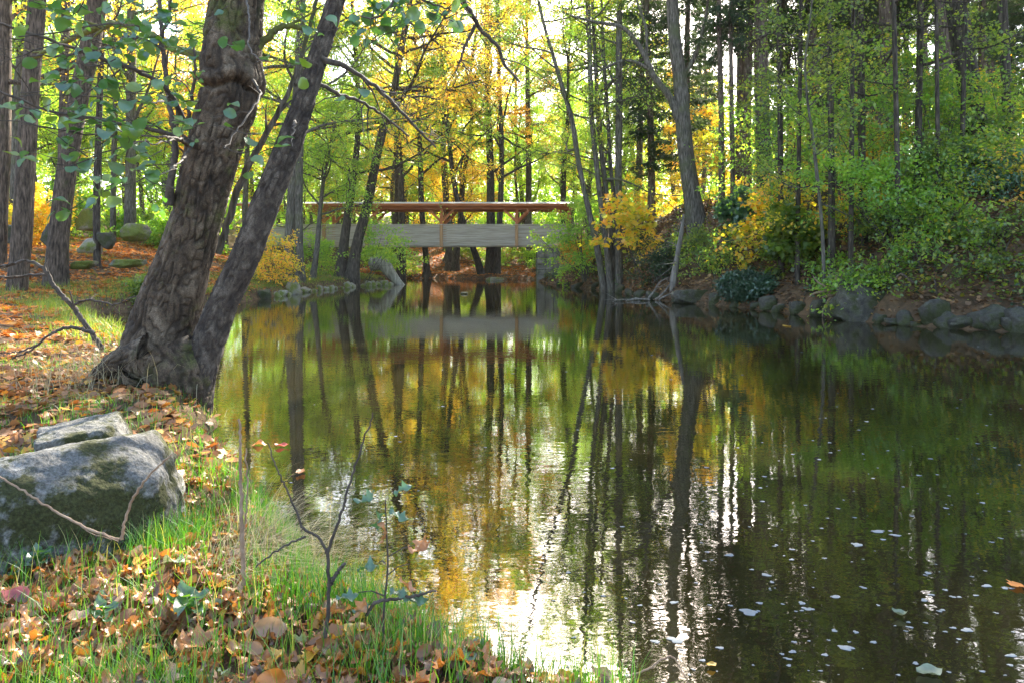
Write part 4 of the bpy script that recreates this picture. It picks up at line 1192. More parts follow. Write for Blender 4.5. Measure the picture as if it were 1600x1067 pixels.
# ivy on the thick spruce
rng = np.random.default_rng(33)
m = MB()
n = 1500
hh = rng.uniform(0, 1, n) ** 1.4 * 5.5
az = rng.uniform(0, 2 * PI, n)
rr = 0.36 * (1 + 0.4 * np.exp(-hh)) + rng.uniform(0, 0.1, n)
q = np.stack([np.cos(az) * rr, np.sin(az) * rr, hh], 1)
nn = np.stack([np.cos(az), np.sin(az), 0 * az + 0.3], 1)
m.leaves(T_HEX, q, rng.normal(0, 0.5, q.shape) + np.array((0, 0, -1.0)), nn + rng.normal(0, 0.4, q.shape), 0.09 * rng.uniform(0.7, 1.4, n))
iv = m.build('ivy', M['leaf_ivy'], None)
iv.parent = ivy_spruce
iv.scale = tuple(1 / s for s in ivy_spruce.scale)

# ------------------------------------------------------------------ broad-leaved wood around: a few grown trees, copied
bprotos = []
for q, (sd, H, bark, lm, st) in enumerate([(501, 17, 'bark_grey', 'leaf_lime', 0.25), (502, 19, 'bark_grey', 'leaf_mixed', 0.3), (503, 16, 'bark_grey', 'leaf_gold', 0.22), (504, 18, 'bark_grey', 'leaf_amber', 0.25), (505, 14, 'bark_grey', 'leaf_green', 0.15), (506, 15, 'bark_grey', 'leaf_lime', 0.1)]):
    rg = np.random.default_rng(sd)
    z = np.linspace(0, H, 8)
    tr = np.stack([np.cumsum(rg.normal(0, 0.22, 8)), np.cumsum(rg.normal(0, 0.22, 8)), z], 1)
    tr -= tr[0]
    bprotos.append(broad_tree('broadleaf_tree', 'x', 'tree', sd, tr, 0.2 * (1 - 0.92 * z / H), M[bark], M[lm], start=st, limbs=24, llen=4.6, sec=8, ter=5, leaves=15, lsize=0.14, lang=0.3, n=30, spread=0.2))
rg = np.random.default_rng(507)
z = np.linspace(0, 29, 8)
tr = np.stack([np.cumsum(rg.normal(0, 0.25, 8)), np.cumsum(rg.normal(0, 0.25, 8)), z], 1)
bprotos.append(broad_tree('broadleaf_tree', 'x', 'tree', 507, tr - tr[0], 0.26 * (1 - 0.93 * z / 29), M['bark_dark'], M['leaf_mixed'], start=0.48, limbs=34, llen=5.4, sec=8, ter=5, leaves=9, lsize=0.15, lang=0.45, n=30, spread=0.16))
bused = set()
def bput(k, x, y, rz, s, label, group=None, lean=(0, 0)):
    r = bprotos[k]
    loc = (x, y, G(x, y) - 0.15)
    if k not in bused:
        bused.add(k)
        r.location, r.rotation_euler, r.scale = loc, (lean[0], lean[1], rz), (s,) * 3
        r['label'] = label
        if group: r['group'] = group
        return r
    return copy_tree(r, loc, rz, s, lean, label, group)
rng = np.random.default_rng(44)
def scatter(n, fx, fy, kinds, label, group, cond=None, s=(0.85, 1.2)):
    c = 0
    pl = []
    for q in range(n * 60):
        if c >= n: break
        x, y = rng.uniform(*fx), rng.uniform(*fy)
        if abs(x) > 0.86 * y + 6: continue
        if cond and not cond(x, y): continue
        if any((x - a) ** 2 + (y - b) ** 2 < 6 for a, b in pl): continue
        if inside(np.array([x]), np.array([y]))[0]: continue
        pl.append((x, y))
        bput(int(rng.choice(kinds)), x, y, rng.uniform(0, 6.28), rng.uniform(*s), label, group, (rng.normal(0, 0.05), rng.normal(0, 0.05)))
        c += 1
scatter(34, (-50, -9), (27, 75), [0, 0, 1, 1, 2, 3, 5], 'autumn tree in the sunlit wood on the left bank', 'trees in the wood on the left bank', lambda x, y: not (-20 < x and y < 44 and -12 < x) and not (y > 43 and y < 48 and x > -18))
scatter(26, (-22, 12), (54, 92), [0, 0, 1, 3, 2, 5, 5], 'hazy sunlit tree in the wood beyond the bridge', 'trees beyond the bridge')
scatter(4, (5, 40), (46, 80), [0, 1, 2], 'autumn tree behind the spruces on the right bank', 'broadleaf trees behind the spruces', lambda x, y: x < 0.3 * y)
for x, y, rz, s_ in ((-4.5, 54, 0, 0.95), (11, 58, 3, 1.0), (-10, 57, 5, 1.0), (1.5, 68, 2.5, 1.0), (4.2, 54, 1.2, 1.0), (7.6, 57, 4.1, 1.05)):
    bput(6, x, y, rz, s_, 'tall thinly leaved tree rising high above the bridge', 'tall thin trees beyond the bridge')
# leaning out over the water on the left and by the bridge
bput(4, 16.5, 41, 1.0, 0.9, 'green broadleaf tree standing among the spruces of the right wood', None)
bput(0, -9.8, 33.5, 0.4, 0.72, 'bushy lime green tree beside the dark leaning pair', None, (0, 0.12))
bput(5, 5.2, 39.0, 2.0, 0.55, 'low spreading lime green tree over the right end of the bridge', None, (0, -0.18))
bput(5, -13.2, 40.5, 3.0, 0.6, 'low lime green tree before the left half of the bridge', None, (0, 0.05))

# ------------------------------------------------------------------ shrubs and saplings
def shrub(name, label, seed, x, y, H, leafm, nst=7, spread=0.35, lsize=0.09, tmpl=T_HEX, leaves=12, llen=1.1, bark='bark_grey', lean=(0, 0), limbs=7, r0=0.02, group=None, lang=0.1, start=0.15, sec=5, ter=3):
    rg = np.random.default_rng(seed)
    o = np.array((x, y, G(x, y) - 0.05))
    root = thing(name, label, 'shrub', tuple(o), group)
    tb, lf = MB(), MB()
    for q in range(nst):
        az = rg.uniform(0, 2 * PI)
        d = nrm(np.array((math.cos(az) * spread + lean[0], math.sin(az) * spread + lean[1], 1)))
        h = H * rg.uniform(0.6, 1.05)
        p = wander(rg, o + rg.normal(0, 0.12, 3) * np.array((1, 1, 0)), d, h, 7, 0.08, 0.02)
        a, b = grow(seed * 13 + q, p, np.linspace(r0, r0 * 0.25, 8), start=start, limbs=limbs, llen=llen, sec=sec, ter=ter, leaves=leaves, lsize=lsize, tmpl=tmpl, k=6, n=12, flare=0, lang=lang, spread=0.10, flat=0.22, droop=-0.015, jit=0.16)
        for src, dst in ((a, tb), (b, lf)):
            for vv in src.v: dst.v.append(vv)
            for ff, mm in src.f: dst.f.append((ff + dst.n, mm))
            dst.n += src.n
    tb.build('stems', M[bark], root, o)
    lf.build('foliage', M[leafm], root, o, smooth=False)
    return root
def sh(label, seed, px, Y, H, leafm, **kw):
    return shrub(kw.pop('name', 'shrub'), label, seed, (px - HX) / F * Y, Y, H, leafm, **kw)
sh('tall airy green shrub in the middle of the right bank', 1, 1360, 19.5, 4.6, 'leaf_lime', nst=3, llen=2.2, leaves=2.4, start=0.3, r0=0.03, lsize=0.125)
sh('yellow green shrub arching over the angular boulder', 3, 1395, 17.6, 3.0, 'leaf_lime', nst=5, llen=1.5, lean=(-0.3, -0.2), leaves=5, lsize=0.09, start=0.4)
sh('yellow green shrub below the big dark leaning tree', 4, 1455, 18.6, 3.8, 'leaf_mixed', nst=5, llen=1.6, leaves=5, lsize=0.09, start=0.3)
sh('tall green shrub growing beside the ivy clad spruce', 5, 1225, 24, 5.0, 'leaf_green', nst=4, llen=2.2, leaves=4.5, start=0.3, r0=0.03, lsize=0.11)
sh('yellow maple bush at the foot of the ivy clad spruce', 6, 1215, 21.8, 2.2, 'leaf_gold', nst=5, tmpl=T_MAPLE, lsize=0.14, leaves=2.2, llen=1.6)
sh('mixed green maple bush under the thin curved sapling', 7, 1250, 20.0, 1.9, 'leaf_green', nst=7, tmpl=T_MAPLE, lsize=0.15, leaves=4, llen=1.0)
sh('blue green bush on the bank top left of the ivy clad spruce', 8, 1180, 23.5, 1.6, 'leaf_teal', nst=6, tmpl=T_MAPLE, lsize=0.16, leaves=4, llen=0.9)
sh('orange yellow maple spray in front of the slender stem clump', 9, 1000, 28.8, 4.2, 'leaf_gold', nst=4, tmpl=T_MAPLE, lsize=0.19, leaves=1.8, llen=1.5, lean=(-0.25, -0.15), start=0.45)
sh('dark ivy bush hanging to the water on the right bank', 10, 1165, 20.9, 0.9, 'leaf_ivy', nst=14, spread=0.9, lsize=0.09, leaves=12, llen=0.5)
sh('grey green bush low above the stones at the right edge', 11, 1560, 16.6, 1.5, 'leaf_teal', nst=6, spread=0.6, lsize=0.07, leaves=6, llen=1.0)
sh('green shrub behind the big dark leaning tree', 12, 1520, 23.0, 3.6, 'leaf_lime', nst=4, llen=2.0, leaves=5, r0=0.03, lsize=0.11)
sh('green shrub at the right edge of the picture', 13, 1590, 18.5, 3.6, 'leaf_green', nst=4, llen=1.7, leaves=5, lsize=0.1)
sh('lime green bush leaning over the water before the bridge end', 14, 915, 34.4, 4.6, 'leaf_lime', nst=6, llen=2.3, lean=(-0.4, -0.2), leaves=6, lsize=0.12, r0=0.03)
sh('yellow bush between the leaning tree and the twin grey trunks', 15, 424, 28.5, 2.1, 'leaf_gold', nst=5, llen=1.4, leaves=4.5, lsize=0.1)
sh('leafy green bush under the twin grey trunks before the bridge', 16, 500, 37.0, 2.4, 'leaf_lime', nst=5, llen=1.6, leaves=5, lsize=0.11)
sh('green spray of foliage before the bridge parapet right of the dark leaning pair', 17, 575, 37.0, 3.6, 'leaf_lime', nst=3, llen=2.4, leaves=6, lsize=0.12, lean=(0.5, 0), start=0.6)
sh('low green bush on the slope left of the leaning tree', 18, 235, 19.5, 0.9, 'leaf_green', nst=7, llen=0.6, leaves=9, lsize=0.08)
sh('brownish brush on the bank below the slender stem clump', 19, 905, 38.0, 1.4, 'leaf_amber', nst=8, llen=0.9, leaves=5, lsize=0.1)
sh('drooping dark brush on the bare slope under the forked tree', 20, 1030, 26.5, 2.2, 'needle', nst=6, llen=1.3, leaves=4, lsize=0.09)
sh('golden sapling between the forked tree and the thin spruce stems', 23, 1110, 29.5, 4.5, 'leaf_gold', nst=4, llen=1.4, leaves=7, lsize=0.12)
rng = np.random.default_rng(54)
for q, (px, Y, H, lm) in enumerate([(1165, 25.5, 3.6, 'leaf_lime'), (1205, 22.5, 3.6, 'leaf_lime'), (1245, 20.5, 3.2, 'leaf_gold'), (1275, 22, 4.6, 'leaf_lime'), (1335, 19.4, 4.4, 'leaf_lime'), (1375, 22, 5.2, 'leaf_mixed'), (1425, 19.8, 4.4, 'leaf_lime'), (1470, 21.5, 4.0, 'leaf_mixed'),
                                   (1510, 19.8, 3.0, 'leaf_mixed'), (1545, 20.5, 3.4, 'leaf_lime'), (1230, 28, 5.0, 'leaf_lime'), (1395, 28, 5.0, 'leaf_gold'), (1585, 22, 4.0, 'leaf_mixed'), (1560, 26, 5.0, 'leaf_gold'), (1460, 27, 5.0, 'leaf_gold'), (1290, 32, 6.0, 'leaf_gold')]):
    sh('airy young hornbeam with layered leaf sprays in the thicket of the right bank', 300 + q, px, Y, H, lm, nst=3, llen=1.3 + 0.22 * H, leaves=2.0, r0=0.014 + 0.002 * H, lsize=0.11, group='young hornbeams in the thicket on the right bank', spread=0.2, limbs=10, start=0.3)
rng = np.random.default_rng(53)
for q in range(24):
    px = rng.uniform(1080, 1600)
    if px < 1330 and rng.random() < 0.5: px += 260
    ys = np.arange(8, 46, 0.05)
    Y = ys[np.argmax(ground((px - HX) / F * ys, ys)[1] > 0)] + rng.uniform(0.5, 3.6)
    sh('low straggling bush covering the steep slope of the right bank', 330 + q, px, Y, rng.uniform(0.5, 1.3), str(rng.choice(['leaf_lime', 'leaf_green', 'leaf_mixed', 'leaf_mixed', 'leaf_green', 'leaf_gold'])), nst=4, llen=1.1, leaves=2.2, lsize=0.095, spread=0.8, group='low bushes on the right slope')
rng = np.random.default_rng(55)
for q in range(14):
    px, Y = rng.uniform(980, 1590), rng.uniform(26, 44)
    if 1100 < px < 1190: px -= 90
    sh('leafy undergrowth bush between the trunks of the right wood', 200 + q, px, Y, rng.uniform(2.0, 4.5), str(rng.choice(['leaf_lime', 'leaf_gold', 'leaf_mixed'])), nst=5, llen=1.5, leaves=7, lsize=0.15, tmpl=T_DIAMOND, group='undergrowth bushes in the right wood')
for q in range(10):
    px, Y = rng.uniform(-20, 360), rng.uniform(27, 42)
    sh('leafy undergrowth bush between the trunks of the left wood', 230 + q, px, Y, rng.uniform(1.5, 3.5), str(rng.choice(['leaf_lime', 'leaf_gold', 'leaf_mixed'])), nst=5, llen=1.4, leaves=7, lsize=0.14, tmpl=T_DIAMOND, group='undergrowth bushes in the left wood')
for q in range(12):
    px, Y = rng.uniform(560, 900), rng.uniform(51, 62)
    sh('pale bush on the far bank seen under the bridge', 260 + q, px, Y, rng.uniform(1.2, 3.0), str(rng.choice(['leaf_lime', 'leaf_lime', 'leaf_mixed'])), nst=4, llen=1.5, leaves=4, lsize=0.14, tmpl=T_DIAMOND, group='bushes on the far bank under the bridge')

# splintered stump with torn roots above the angular boulder
o = at(1318, 17.3)
m = MB()
rng = np.random.default_rng(61)
for q in range(26):
    az = rng.uniform(0, 2 * PI)
    t_ = wander(rng, o + np.array((rng.normal(0, .12), rng.normal(0, .12), 0.1)), (math.cos(az) * 0.35, math.sin(az) * 0.35 - 0.1, 1), rng.uniform(0.3, 0.95), 5, 0.12)
    m.tube(t_, np.linspace(0.055, 0.006, 6), 6)
for q in range(14):
    az = rng.uniform(0, 2 * PI)
    t_ = wander(rng, o + np.array((0, 0, 0.35)), (math.cos(az), math.sin(az) - 0.4, -0.1), rng.uniform(0.6, 1.3), 7, 0.2, -0.12)
    m.tube(t_, np.linspace(0.06, 0.01, 8), 6)
tag(m.build('tree_stump', M['twig_tan'], None), 'splintered brown stump with torn roots above the big angular boulder', 'stump')
# root plates and dead branches at the waterline left of the pale dead trunk
rng = np.random.default_rng(62)
DG = 'dead branches lying at the right waterline'
for q, (px, py, dx) in enumerate([(1000, 466, -1), (1012, 468, 0.4), (1024, 468, 1), (1030, 466, 0.6), (1015, 462, -0.5), (1180, 484, 1), (1310, 470, 1), (1390, 440, 1)]):
    Y = 24.5 - q * 0.1 if q < 5 else (20.5, 17.0, 16.8)[q - 5]
    x = (px - HX) / F * Y
    o = np.array((x, Y, max(0.03, G(x, Y))))
    m = MB()
    t_ = wander(rng, o, (dx, rng.normal(0, .3), 0.5), rng.uniform(0.9, 1.6), 8, 0.16, -0.08)
    m.tube(t_, np.linspace(0.04, 0.008, 9), 7)
    for s in range(3):
        i = rng.integers(2, 8)
        t2 = wander(rng, t_[i], nrm(t_[i] - t_[i - 1]) + rng.normal(0, .6, 3), 0.5, 4, 0.2)
        m.tube(t2, np.linspace(0.014, 0.004, 5), 5)
    tag(m.build('dead_branch', M['bark_snag'], None), 'bleached dead branch lying at the foot of the right bank', 'branch', DG)

# arching bare branches at the left edge, by the foot of the leaning tree
def twig_thing(name, label, cat, lsts, Y, mat='twig', side=3, seed=0, leaves=None, group=None, sl=(0.1, 0.3)):
    rg = np.random.default_rng(seed)
    m = MB()
    for lst in lsts:
        p_, r_ = pxline(lst, Y)
        p_, r_ = resample(p_, r_, 8 * len(lst))
        p_ = p_ + rg.normal(0, 0.0015 * Y / 2, p_.shape)
        m.tube(p_, r_, 8)
        for s in range(side):
            i = rg.integers(len(p_) // 4, len(p_) - 1)
            t_ = wander(rg, p_[i], nrm(nrm(p_[i] - p_[i - 1]) + rg.normal(0, 0.6, 3)), rg.uniform(*sl), 5, 0.15)
            m.tube(t_, np.linspace(r_[i] * 0.5, r_[i] * 0.2, 6), 5)
    return tag(m.build(name, M[mat], None), label, cat, group)
twig_thing('bare_branch', 'bare dark branch arching down to the foot of the leaning tree at the left edge', 'branch', [[(160, 545, 10), (140, 515, 9), (112, 478, 9), (80, 440, 8), (68, 420, 7), (45, 409, 6), (20, 412, 6), (-20, 425, 5)], [(74, 430, 6), (50, 430, 5), (20, 434, 5), (-20, 430, 4)], [(112, 478, 5), (135, 470, 4), (180, 475, 3), (215, 462, 2)]], 6.6, seed=5, side=4)
twig_thing('bare_branch', 'pale forked branch lying low on leaves left of the tree foot', 'branch', [[(145, 520, 7), (110, 512, 6), (80, 522, 5), (50, 545, 4), (20, 560, 3)], [(60, 538, 4), (35, 548, 3), (0, 552, 2)]], 6.0, mat='twig', seed=6, side=4)
twig_thing('twig', 'dry grey twig leaning on the front of the mossy boulder', 'twig', [[(190, 842, 6), (196, 812, 5), (210, 775, 5), (235, 740, 4), (268, 710, 3.5)]], 2.38, mat='twig_tan', seed=7, side=0)
twig_thing('twig', 'long thin twig sloping down across the left of the boulder', 'twig', [[(-20, 735, 3), (40, 768, 4), (85, 798, 4), (140, 826, 5), (185, 842, 5)]], 2.42, mat='twig_tan', seed=8, side=2)
twig_thing('slender_sapling', 'straight reddish brown stem standing in the grass right of the boulder', 'twig', [[(381, 912, 8), (379, 850, 8), (377, 780, 6.5), (375, 710, 5), (374, 655, 4)], [(380, 840, 3), (386, 780, 3), (385, 700, 2.5)]], 2.2, mat='twig_tan', seed=9, side=0)
sap = twig_thing('bare_sapling', 'dark forked bare sapling standing before the water at the bottom', 'sapling', [[(500, 1060, 7), (508, 1000, 6.5), (514, 920, 6), (514, 860, 5.5), (530, 810, 4.5), (550, 745, 3.6), (568, 690, 3), (584, 645, 2)],
                                                                                         [(513, 868, 5), (498, 840, 4.5), (475, 825, 4), (462, 795, 3.5), (448, 765, 3), (430, 725, 2.4), (418, 690, 1.8)], [(476, 838, 4), (440, 855, 3), (400, 885, 2.5)], [(514, 915, 7), (530, 890, 6), (540, 880, 5)]], 1.95, seed=10, side=0)
twig_thing('twig', 'dark short twig lying from the grass tip out over the water', 'twig', [[(572, 962, 5), (585, 942, 6), (620, 935, 5), (650, 930, 5), (680, 922, 3)]], 1.95, seed=11, side=0)
twig_thing('grass_stalk', 'bent dry stalk over the water at the bottom of the picture', 'stalk', [[(970, 1062, 3), (1010, 1045, 3), (1052, 1027, 3), (1062, 1042, 2), (1075, 1066, 2)]], 1.72, mat='twig_tan', seed=12, side=0)

# oak seedling with green and rusty leaves right of the forked sapling
o = P(600, 1000, 1.95)
root = thing('oak_seedling', 'small oak seedling with blue green and rusty leaves right of the forked sapling', 'plant', tuple(o))
m = MB()
p_, r_ = pxline([(598, 1010, 4), (600, 950, 3.5), (606, 880, 3), (604, 830, 2.5), (602, 780, 2)], 1.95)
m.tube(*resample(p_, r_, 20), 6)
for (a, b, c_, d_) in ((600, 930, 560, 925), (603, 900, 640, 880), (605, 870, 655, 850), (603, 880, 590, 880)):
    p_, r_ = pxline([(a, b, 2.5), ((a + c_) / 2, (b + d_) / 2 - 5, 2), (c_, d_, 1.5)], 1.95)
    m.tube(p_, r_, 5)
m.build('stem', M['twig'], root, o)
rng = np.random.default_rng(70)
for mt, lst in (('leaf_teal', [(590, 772, 200), (615, 770, 30), (596, 800, 250), (608, 798, -20), (590, 882, 190), (560, 930, 170), (630, 935, 0), (582, 945, 200), (610, 925, 10)]), (None, [(604, 815, 270), (640, 865, 20), (622, 905, 320), (575, 935, 230), (650, 850, 40)])):
    lf = MB()
    for (px, py, ang) in lst:
        lf = MB()
        d = np.array((math.cos(R(ang)), rng.normal(0, .3), math.sin(R(ang)) - 0.1))
        lf.leaves(T_OAK[rng.integers(4)], P(px, py, 1.95)[None], d[None], (rng.normal(0, .3, 3) + np.array((0, -0.5, 0.8)))[None], rng.uniform(0.055, 0.075))
        lf.build('leaf', M[mt] if mt else FALLEN[0][1], root, o)

# low green seedling in the litter before the boulder
for (px, py, Y, s, lab) in ((295, 900, 2.1, 0.07, 'green rosette seedling in the leaf litter before the right end of the boulder'), (60, 810, 2.35, 0.05, 'small lime green oak seedling at the foot of the boulder near the left edge'), (160, 915, 2.0, 0.04, 'tiny round leaved green seedling in the litter below the boulder')):
    c = P(px, py, Y)
    c[2] = G(c[0], c[1])
    root = thing('seedling', lab, 'plant', tuple(c))
    m, lf = MB(), MB()
    m.tube([c - (0, 0, .02), c + (0.005, 0, .04), c + (0, 0.005, .08)], [0.003, 0.0025, 0.002], 6)
    for q in range(7):
        az = q * 2.4
        lf.leaves(T_OVAL[q % 3], (c + (0, 0, 0.08 - 0.006 * q))[None], np.array([(math.cos(az), math.sin(az), 0.35)]), np.array([(0, 0, 1.0)]), s * rng.uniform(0.8, 1.3))
    m.build('stem', M['grass'], root, c)
    lf.build('leaf', M['leaf_alder'], root, c)

# ------------------------------------------------------------------ grass
def visible(x, y, z, pad=60, bottom=1067):
    px = HX + x / np.maximum(y, 0.2) * F
    py = HY + (CAMH - z) / np.maximum(y, 0.2) * F
    return (px > -pad) & (px < 1600 + pad) & (py < bottom + pad) & (y > 0.5)

def blades(mb, pos, h, wdt, rng, bend=0.5, dirv=None):
    n = len(pos)
    az = rng.uniform(0, 2 * PI, n)
    d = np.stack([np.cos(az), np.sin(az), 0 * az], 1)
    if dirv is not None: d = nrm(d + dirv)
    sd = np.stack([-d[:, 1], d[:, 0], 0 * az], 1)
    bd = bend * rng.uniform(0.2, 1.5, n)
    rows = []
    for t in (0, 0.35, 0.7, 1.0):
        c = pos + np.array((0, 0, 1.0)) * (h * (t - 0.35 * bd * t * t))[:, None] + d * (h * bd * t * t)[:, None]
        ww = (wdt * (1 - t) ** 0.7)[:, None] if t < 1 else (wdt * 0.05)[:, None]
        rows += [c - sd * ww, c + sd * ww]
    v = np.stack(rows, 1)
    b = (np.arange(n) * 8)[:, None]
    off = mb.n
    mb.v.append(v.reshape(-1, 3))
    for k in range(3):
        mb.f.append((b + np.array((2 * k, 2 * k + 1, 2 * k + 3, 2 * k + 2))[None] + off, 0))
    mb.n += n * 8

rng = np.random.default_rng(81)
def sample(n, xr, yr, dens=None, lim=None):
    """points on dry ground inside the picture"""
    x, y = rng.uniform(*xr, n), rng.uniform(*yr, n)
    z, sd = ground(x, y)
    ok = (sd > 0.0) & visible(x, y, z)
    if lim: ok &= lim(x, y, z, sd)
    q = np.stack([x, y, z], 1)[ok]
    if dens is not None:
        q = q[rng.random(len(q)) < dens(q, sd[ok])]
    return q
g1 = MB()
q = sample(170000, (-2.6, 1.2), (1.2, 3.6), lambda q, sd: np.clip(ss(-0.05, 0.35, fbm(q * np.array((3, 3, 0)), 3, 90)) * 0.55 + 0.5 * ss(0.5, 0.08, sd) + 0.12, 0, 1) * 0.62)
blades(g1, q, 0.105 * rng.uniform(0.5, 1.8, len(q)), 0.0017 * rng.uniform(0.6, 1.4, len(q)), rng, 0.45)
q = sample(90000, (-6, 0.2), (3.4, 9), lambda q, sd: np.clip(ss(-0.05, 0.3, fbm(q * np.array((2, 2, 0)), 3, 90)) * 0.6 + 0.5 * ss(0.5, 0.05, sd) + 0.04, 0, 1) * 0.6)
blades(g1, q, 0.075 * rng.uniform(0.5, 1.7, len(q)), 0.0026 * rng.uniform(0.6, 1.4, len(q)), rng, 0.5)
tag(g1.build('grass', M['grass'], None), 'short green grass growing through the litter on the near bank', 'grass', kind='stuff')
g2 = MB()
q = sample(260000, (-22, -5), (9, 42), lambda q, sd: np.clip(0.9 * ss(1.6, 0.1, sd) + 0.7 * ss(0.0, 0.3, fbm(q * np.array((0.7, 0.7, 0)), 3, 91)) + 0.9 * ((q[:, 1] > 27) & (sd < 4)), 0, 1) * 0.8)
hh = 0.16 * rng.uniform(0.4, 1.6, len(q)) * np.where(q[:, 1] < 24, 1.2, 0.75)
blades(g2, q, hh, 0.006 * rng.uniform(0.6, 1.4, len(q)), rng, 0.8)
tag(g2.build('bank_grass', M['grass_bank'], None), 'sunlit grass on the left shelf and along its edge', 'grass', kind='stuff')
g3 = MB()
c = rng.normal(0, 1, (700, 2)) * np.array((0.10, 0.20)) + np.array((-0.95, 2.75))
z, sd = ground(c[:, 0], c[:, 1])
q = np.stack([c[:, 0], c[:, 1], np.maximum(z, 0.1)], 1)
blades(g3, q, 0.30 * rng.uniform(0.5, 1.2, len(q)), 0.0012 * rng.uniform(0.6, 1.4, len(q)), rng, 1.3, np.array((0.9, -0.3, 0)))
c = rng.normal(0, 1, (260, 2)) * np.array((0.35, 0.35)) + np.array((-3.75, 6.1))
z, sd = ground(c[:, 0], c[:, 1])
q = np.stack([c[:, 0], c[:, 1], z], 1)
blades(g3, q, 0.5 * rng.uniform(0.4, 1.2, len(q)), 0.0025 * rng.uniform(0.6, 1.4, len(q)), rng, 1.0)
tag(g3.build('dry_grass', M['grass_dry'], None), 'straw coloured dry grass hanging over the edge of the near bank', 'grass', kind='stuff')

# ------------------------------------------------------------------ fallen leaves
def lay(mb, q, size, tmpls, tilt=0.45, lift=0.01, thick=0.03):
    n = len(q)
    if n == 0: return
    az = rng.uniform(0, 2 * PI, n)
    d = np.stack([np.cos(az), np.sin(az), rng.normal(0, tilt * 0.6, n)], 1)
    nr_ = rng.normal(0, tilt, (n, 3)) + np.array((0, 0, 1.0))
    flip = rng.random(n) < 0.35
    nr_[flip] *= -1
    pick = rng.integers(0, len(tmpls), n)
    pos = q + np.stack([0 * az, 0 * az, lift + rng.uniform(0, thick, n)], 1) - d * (size * 0.5)[:, None]
    pos[:, 2] = np.maximum(pos[:, 2], q[:, 2] - 0.01)
    for k in range(len(tmpls)):
        s = pick == k
        mb.leaves(tmpls[k], pos[s], d[s], nr_[s], size[s])
NEAR = T_OAK + T_OVAL + [T_MAPLE]
lt = MB()
q = sample(11000, (-2.8, 1.0), (1.2, 3.6), lambda q, sd: np.clip(0.72 - 0.6 * ss(0.5, 0.05, sd) - 0.5 * ss(0.05, 0.4, fbm(q * np.array((3, 3, 0)), 3, 90)), 0.05, 1))
lay(lt, q, 0.054 * rng.uniform(0.5, 1.5, len(q)), NEAR, tilt=0.55)
q = sample(16000, (-6.5, -0.5), (3.4, 9.5), lambda q, sd: np.clip(0.7 - 0.4 * ss(0.3, 0.05, sd) - 0.35 * ss(0.05, 0.4, fbm(q * np.array((2, 2, 0)), 3, 90)), 0.05, 1))
lay(lt, q, 0.07 * rng.uniform(0.6, 1.4, len(q)), [T_HEX, T_MAPLE])
tag(lt.build('leaf_litter', M['litter'], None), 'brown and tan fallen leaves covering the near bank', 'leaf litter', kind='stuff')
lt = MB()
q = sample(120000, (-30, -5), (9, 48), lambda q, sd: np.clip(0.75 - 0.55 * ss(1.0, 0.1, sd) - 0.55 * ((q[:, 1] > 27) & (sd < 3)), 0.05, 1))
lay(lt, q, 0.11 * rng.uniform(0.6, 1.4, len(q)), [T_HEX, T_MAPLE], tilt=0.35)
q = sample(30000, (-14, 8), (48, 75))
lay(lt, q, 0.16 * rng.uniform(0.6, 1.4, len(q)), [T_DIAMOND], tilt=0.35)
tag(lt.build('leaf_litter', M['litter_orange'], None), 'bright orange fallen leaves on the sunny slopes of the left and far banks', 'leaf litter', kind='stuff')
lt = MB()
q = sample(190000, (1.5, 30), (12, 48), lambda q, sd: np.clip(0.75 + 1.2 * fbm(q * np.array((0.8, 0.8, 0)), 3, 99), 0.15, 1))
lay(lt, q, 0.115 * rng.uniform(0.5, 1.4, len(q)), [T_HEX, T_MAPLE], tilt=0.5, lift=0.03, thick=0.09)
tag(lt.build('leaf_litter', M['litter_dark'], None), 'dark leaf litter on the steep right bank', 'leaf litter', kind='stuff')

lt = MB()
q = sample(150000, (2, 30), (12, 46), lambda q, sd: ss(-0.1, 0.12, fbm(q * np.array((0.55, 0.55, 0)), 3, 97)) * ss(0.1, 0.6, sd))
lay(lt, q + np.stack([0 * q[:, 0], 0 * q[:, 0], 0.02 + 0.22 * rng.random(len(q)) ** 2], 1), 0.075 * rng.uniform(0.5, 1.5, len(q)), [T_HEX, T_MAPLE], tilt=0.5)
tag(lt.build('ground_ivy', M['leaf_ivy'], None), 'dark ivy creeping over the steep right bank', 'ground cover', kind='stuff')
lt = MB()
q = sample(60000, (2, 30), (12, 46), lambda q, sd: ss(-0.1, 0.15, fbm(q * np.array((0.7, 0.7, 0)), 3, 98)) * ss(0.1, 0.5, sd))
lay(lt, q + np.stack([0 * q[:, 0], 0 * q[:, 0], 0.05 + 0.4 * rng.random(len(q)) ** 2], 1), 0.08 * rng.uniform(0.5, 1.5, len(q)), [T_HEX, T_MAPLE], tilt=0.5)
tag(lt.build('undergrowth', M['leaf_green'], None), 'low green herbs and seedlings over the right bank', 'ground cover', kind='stuff')

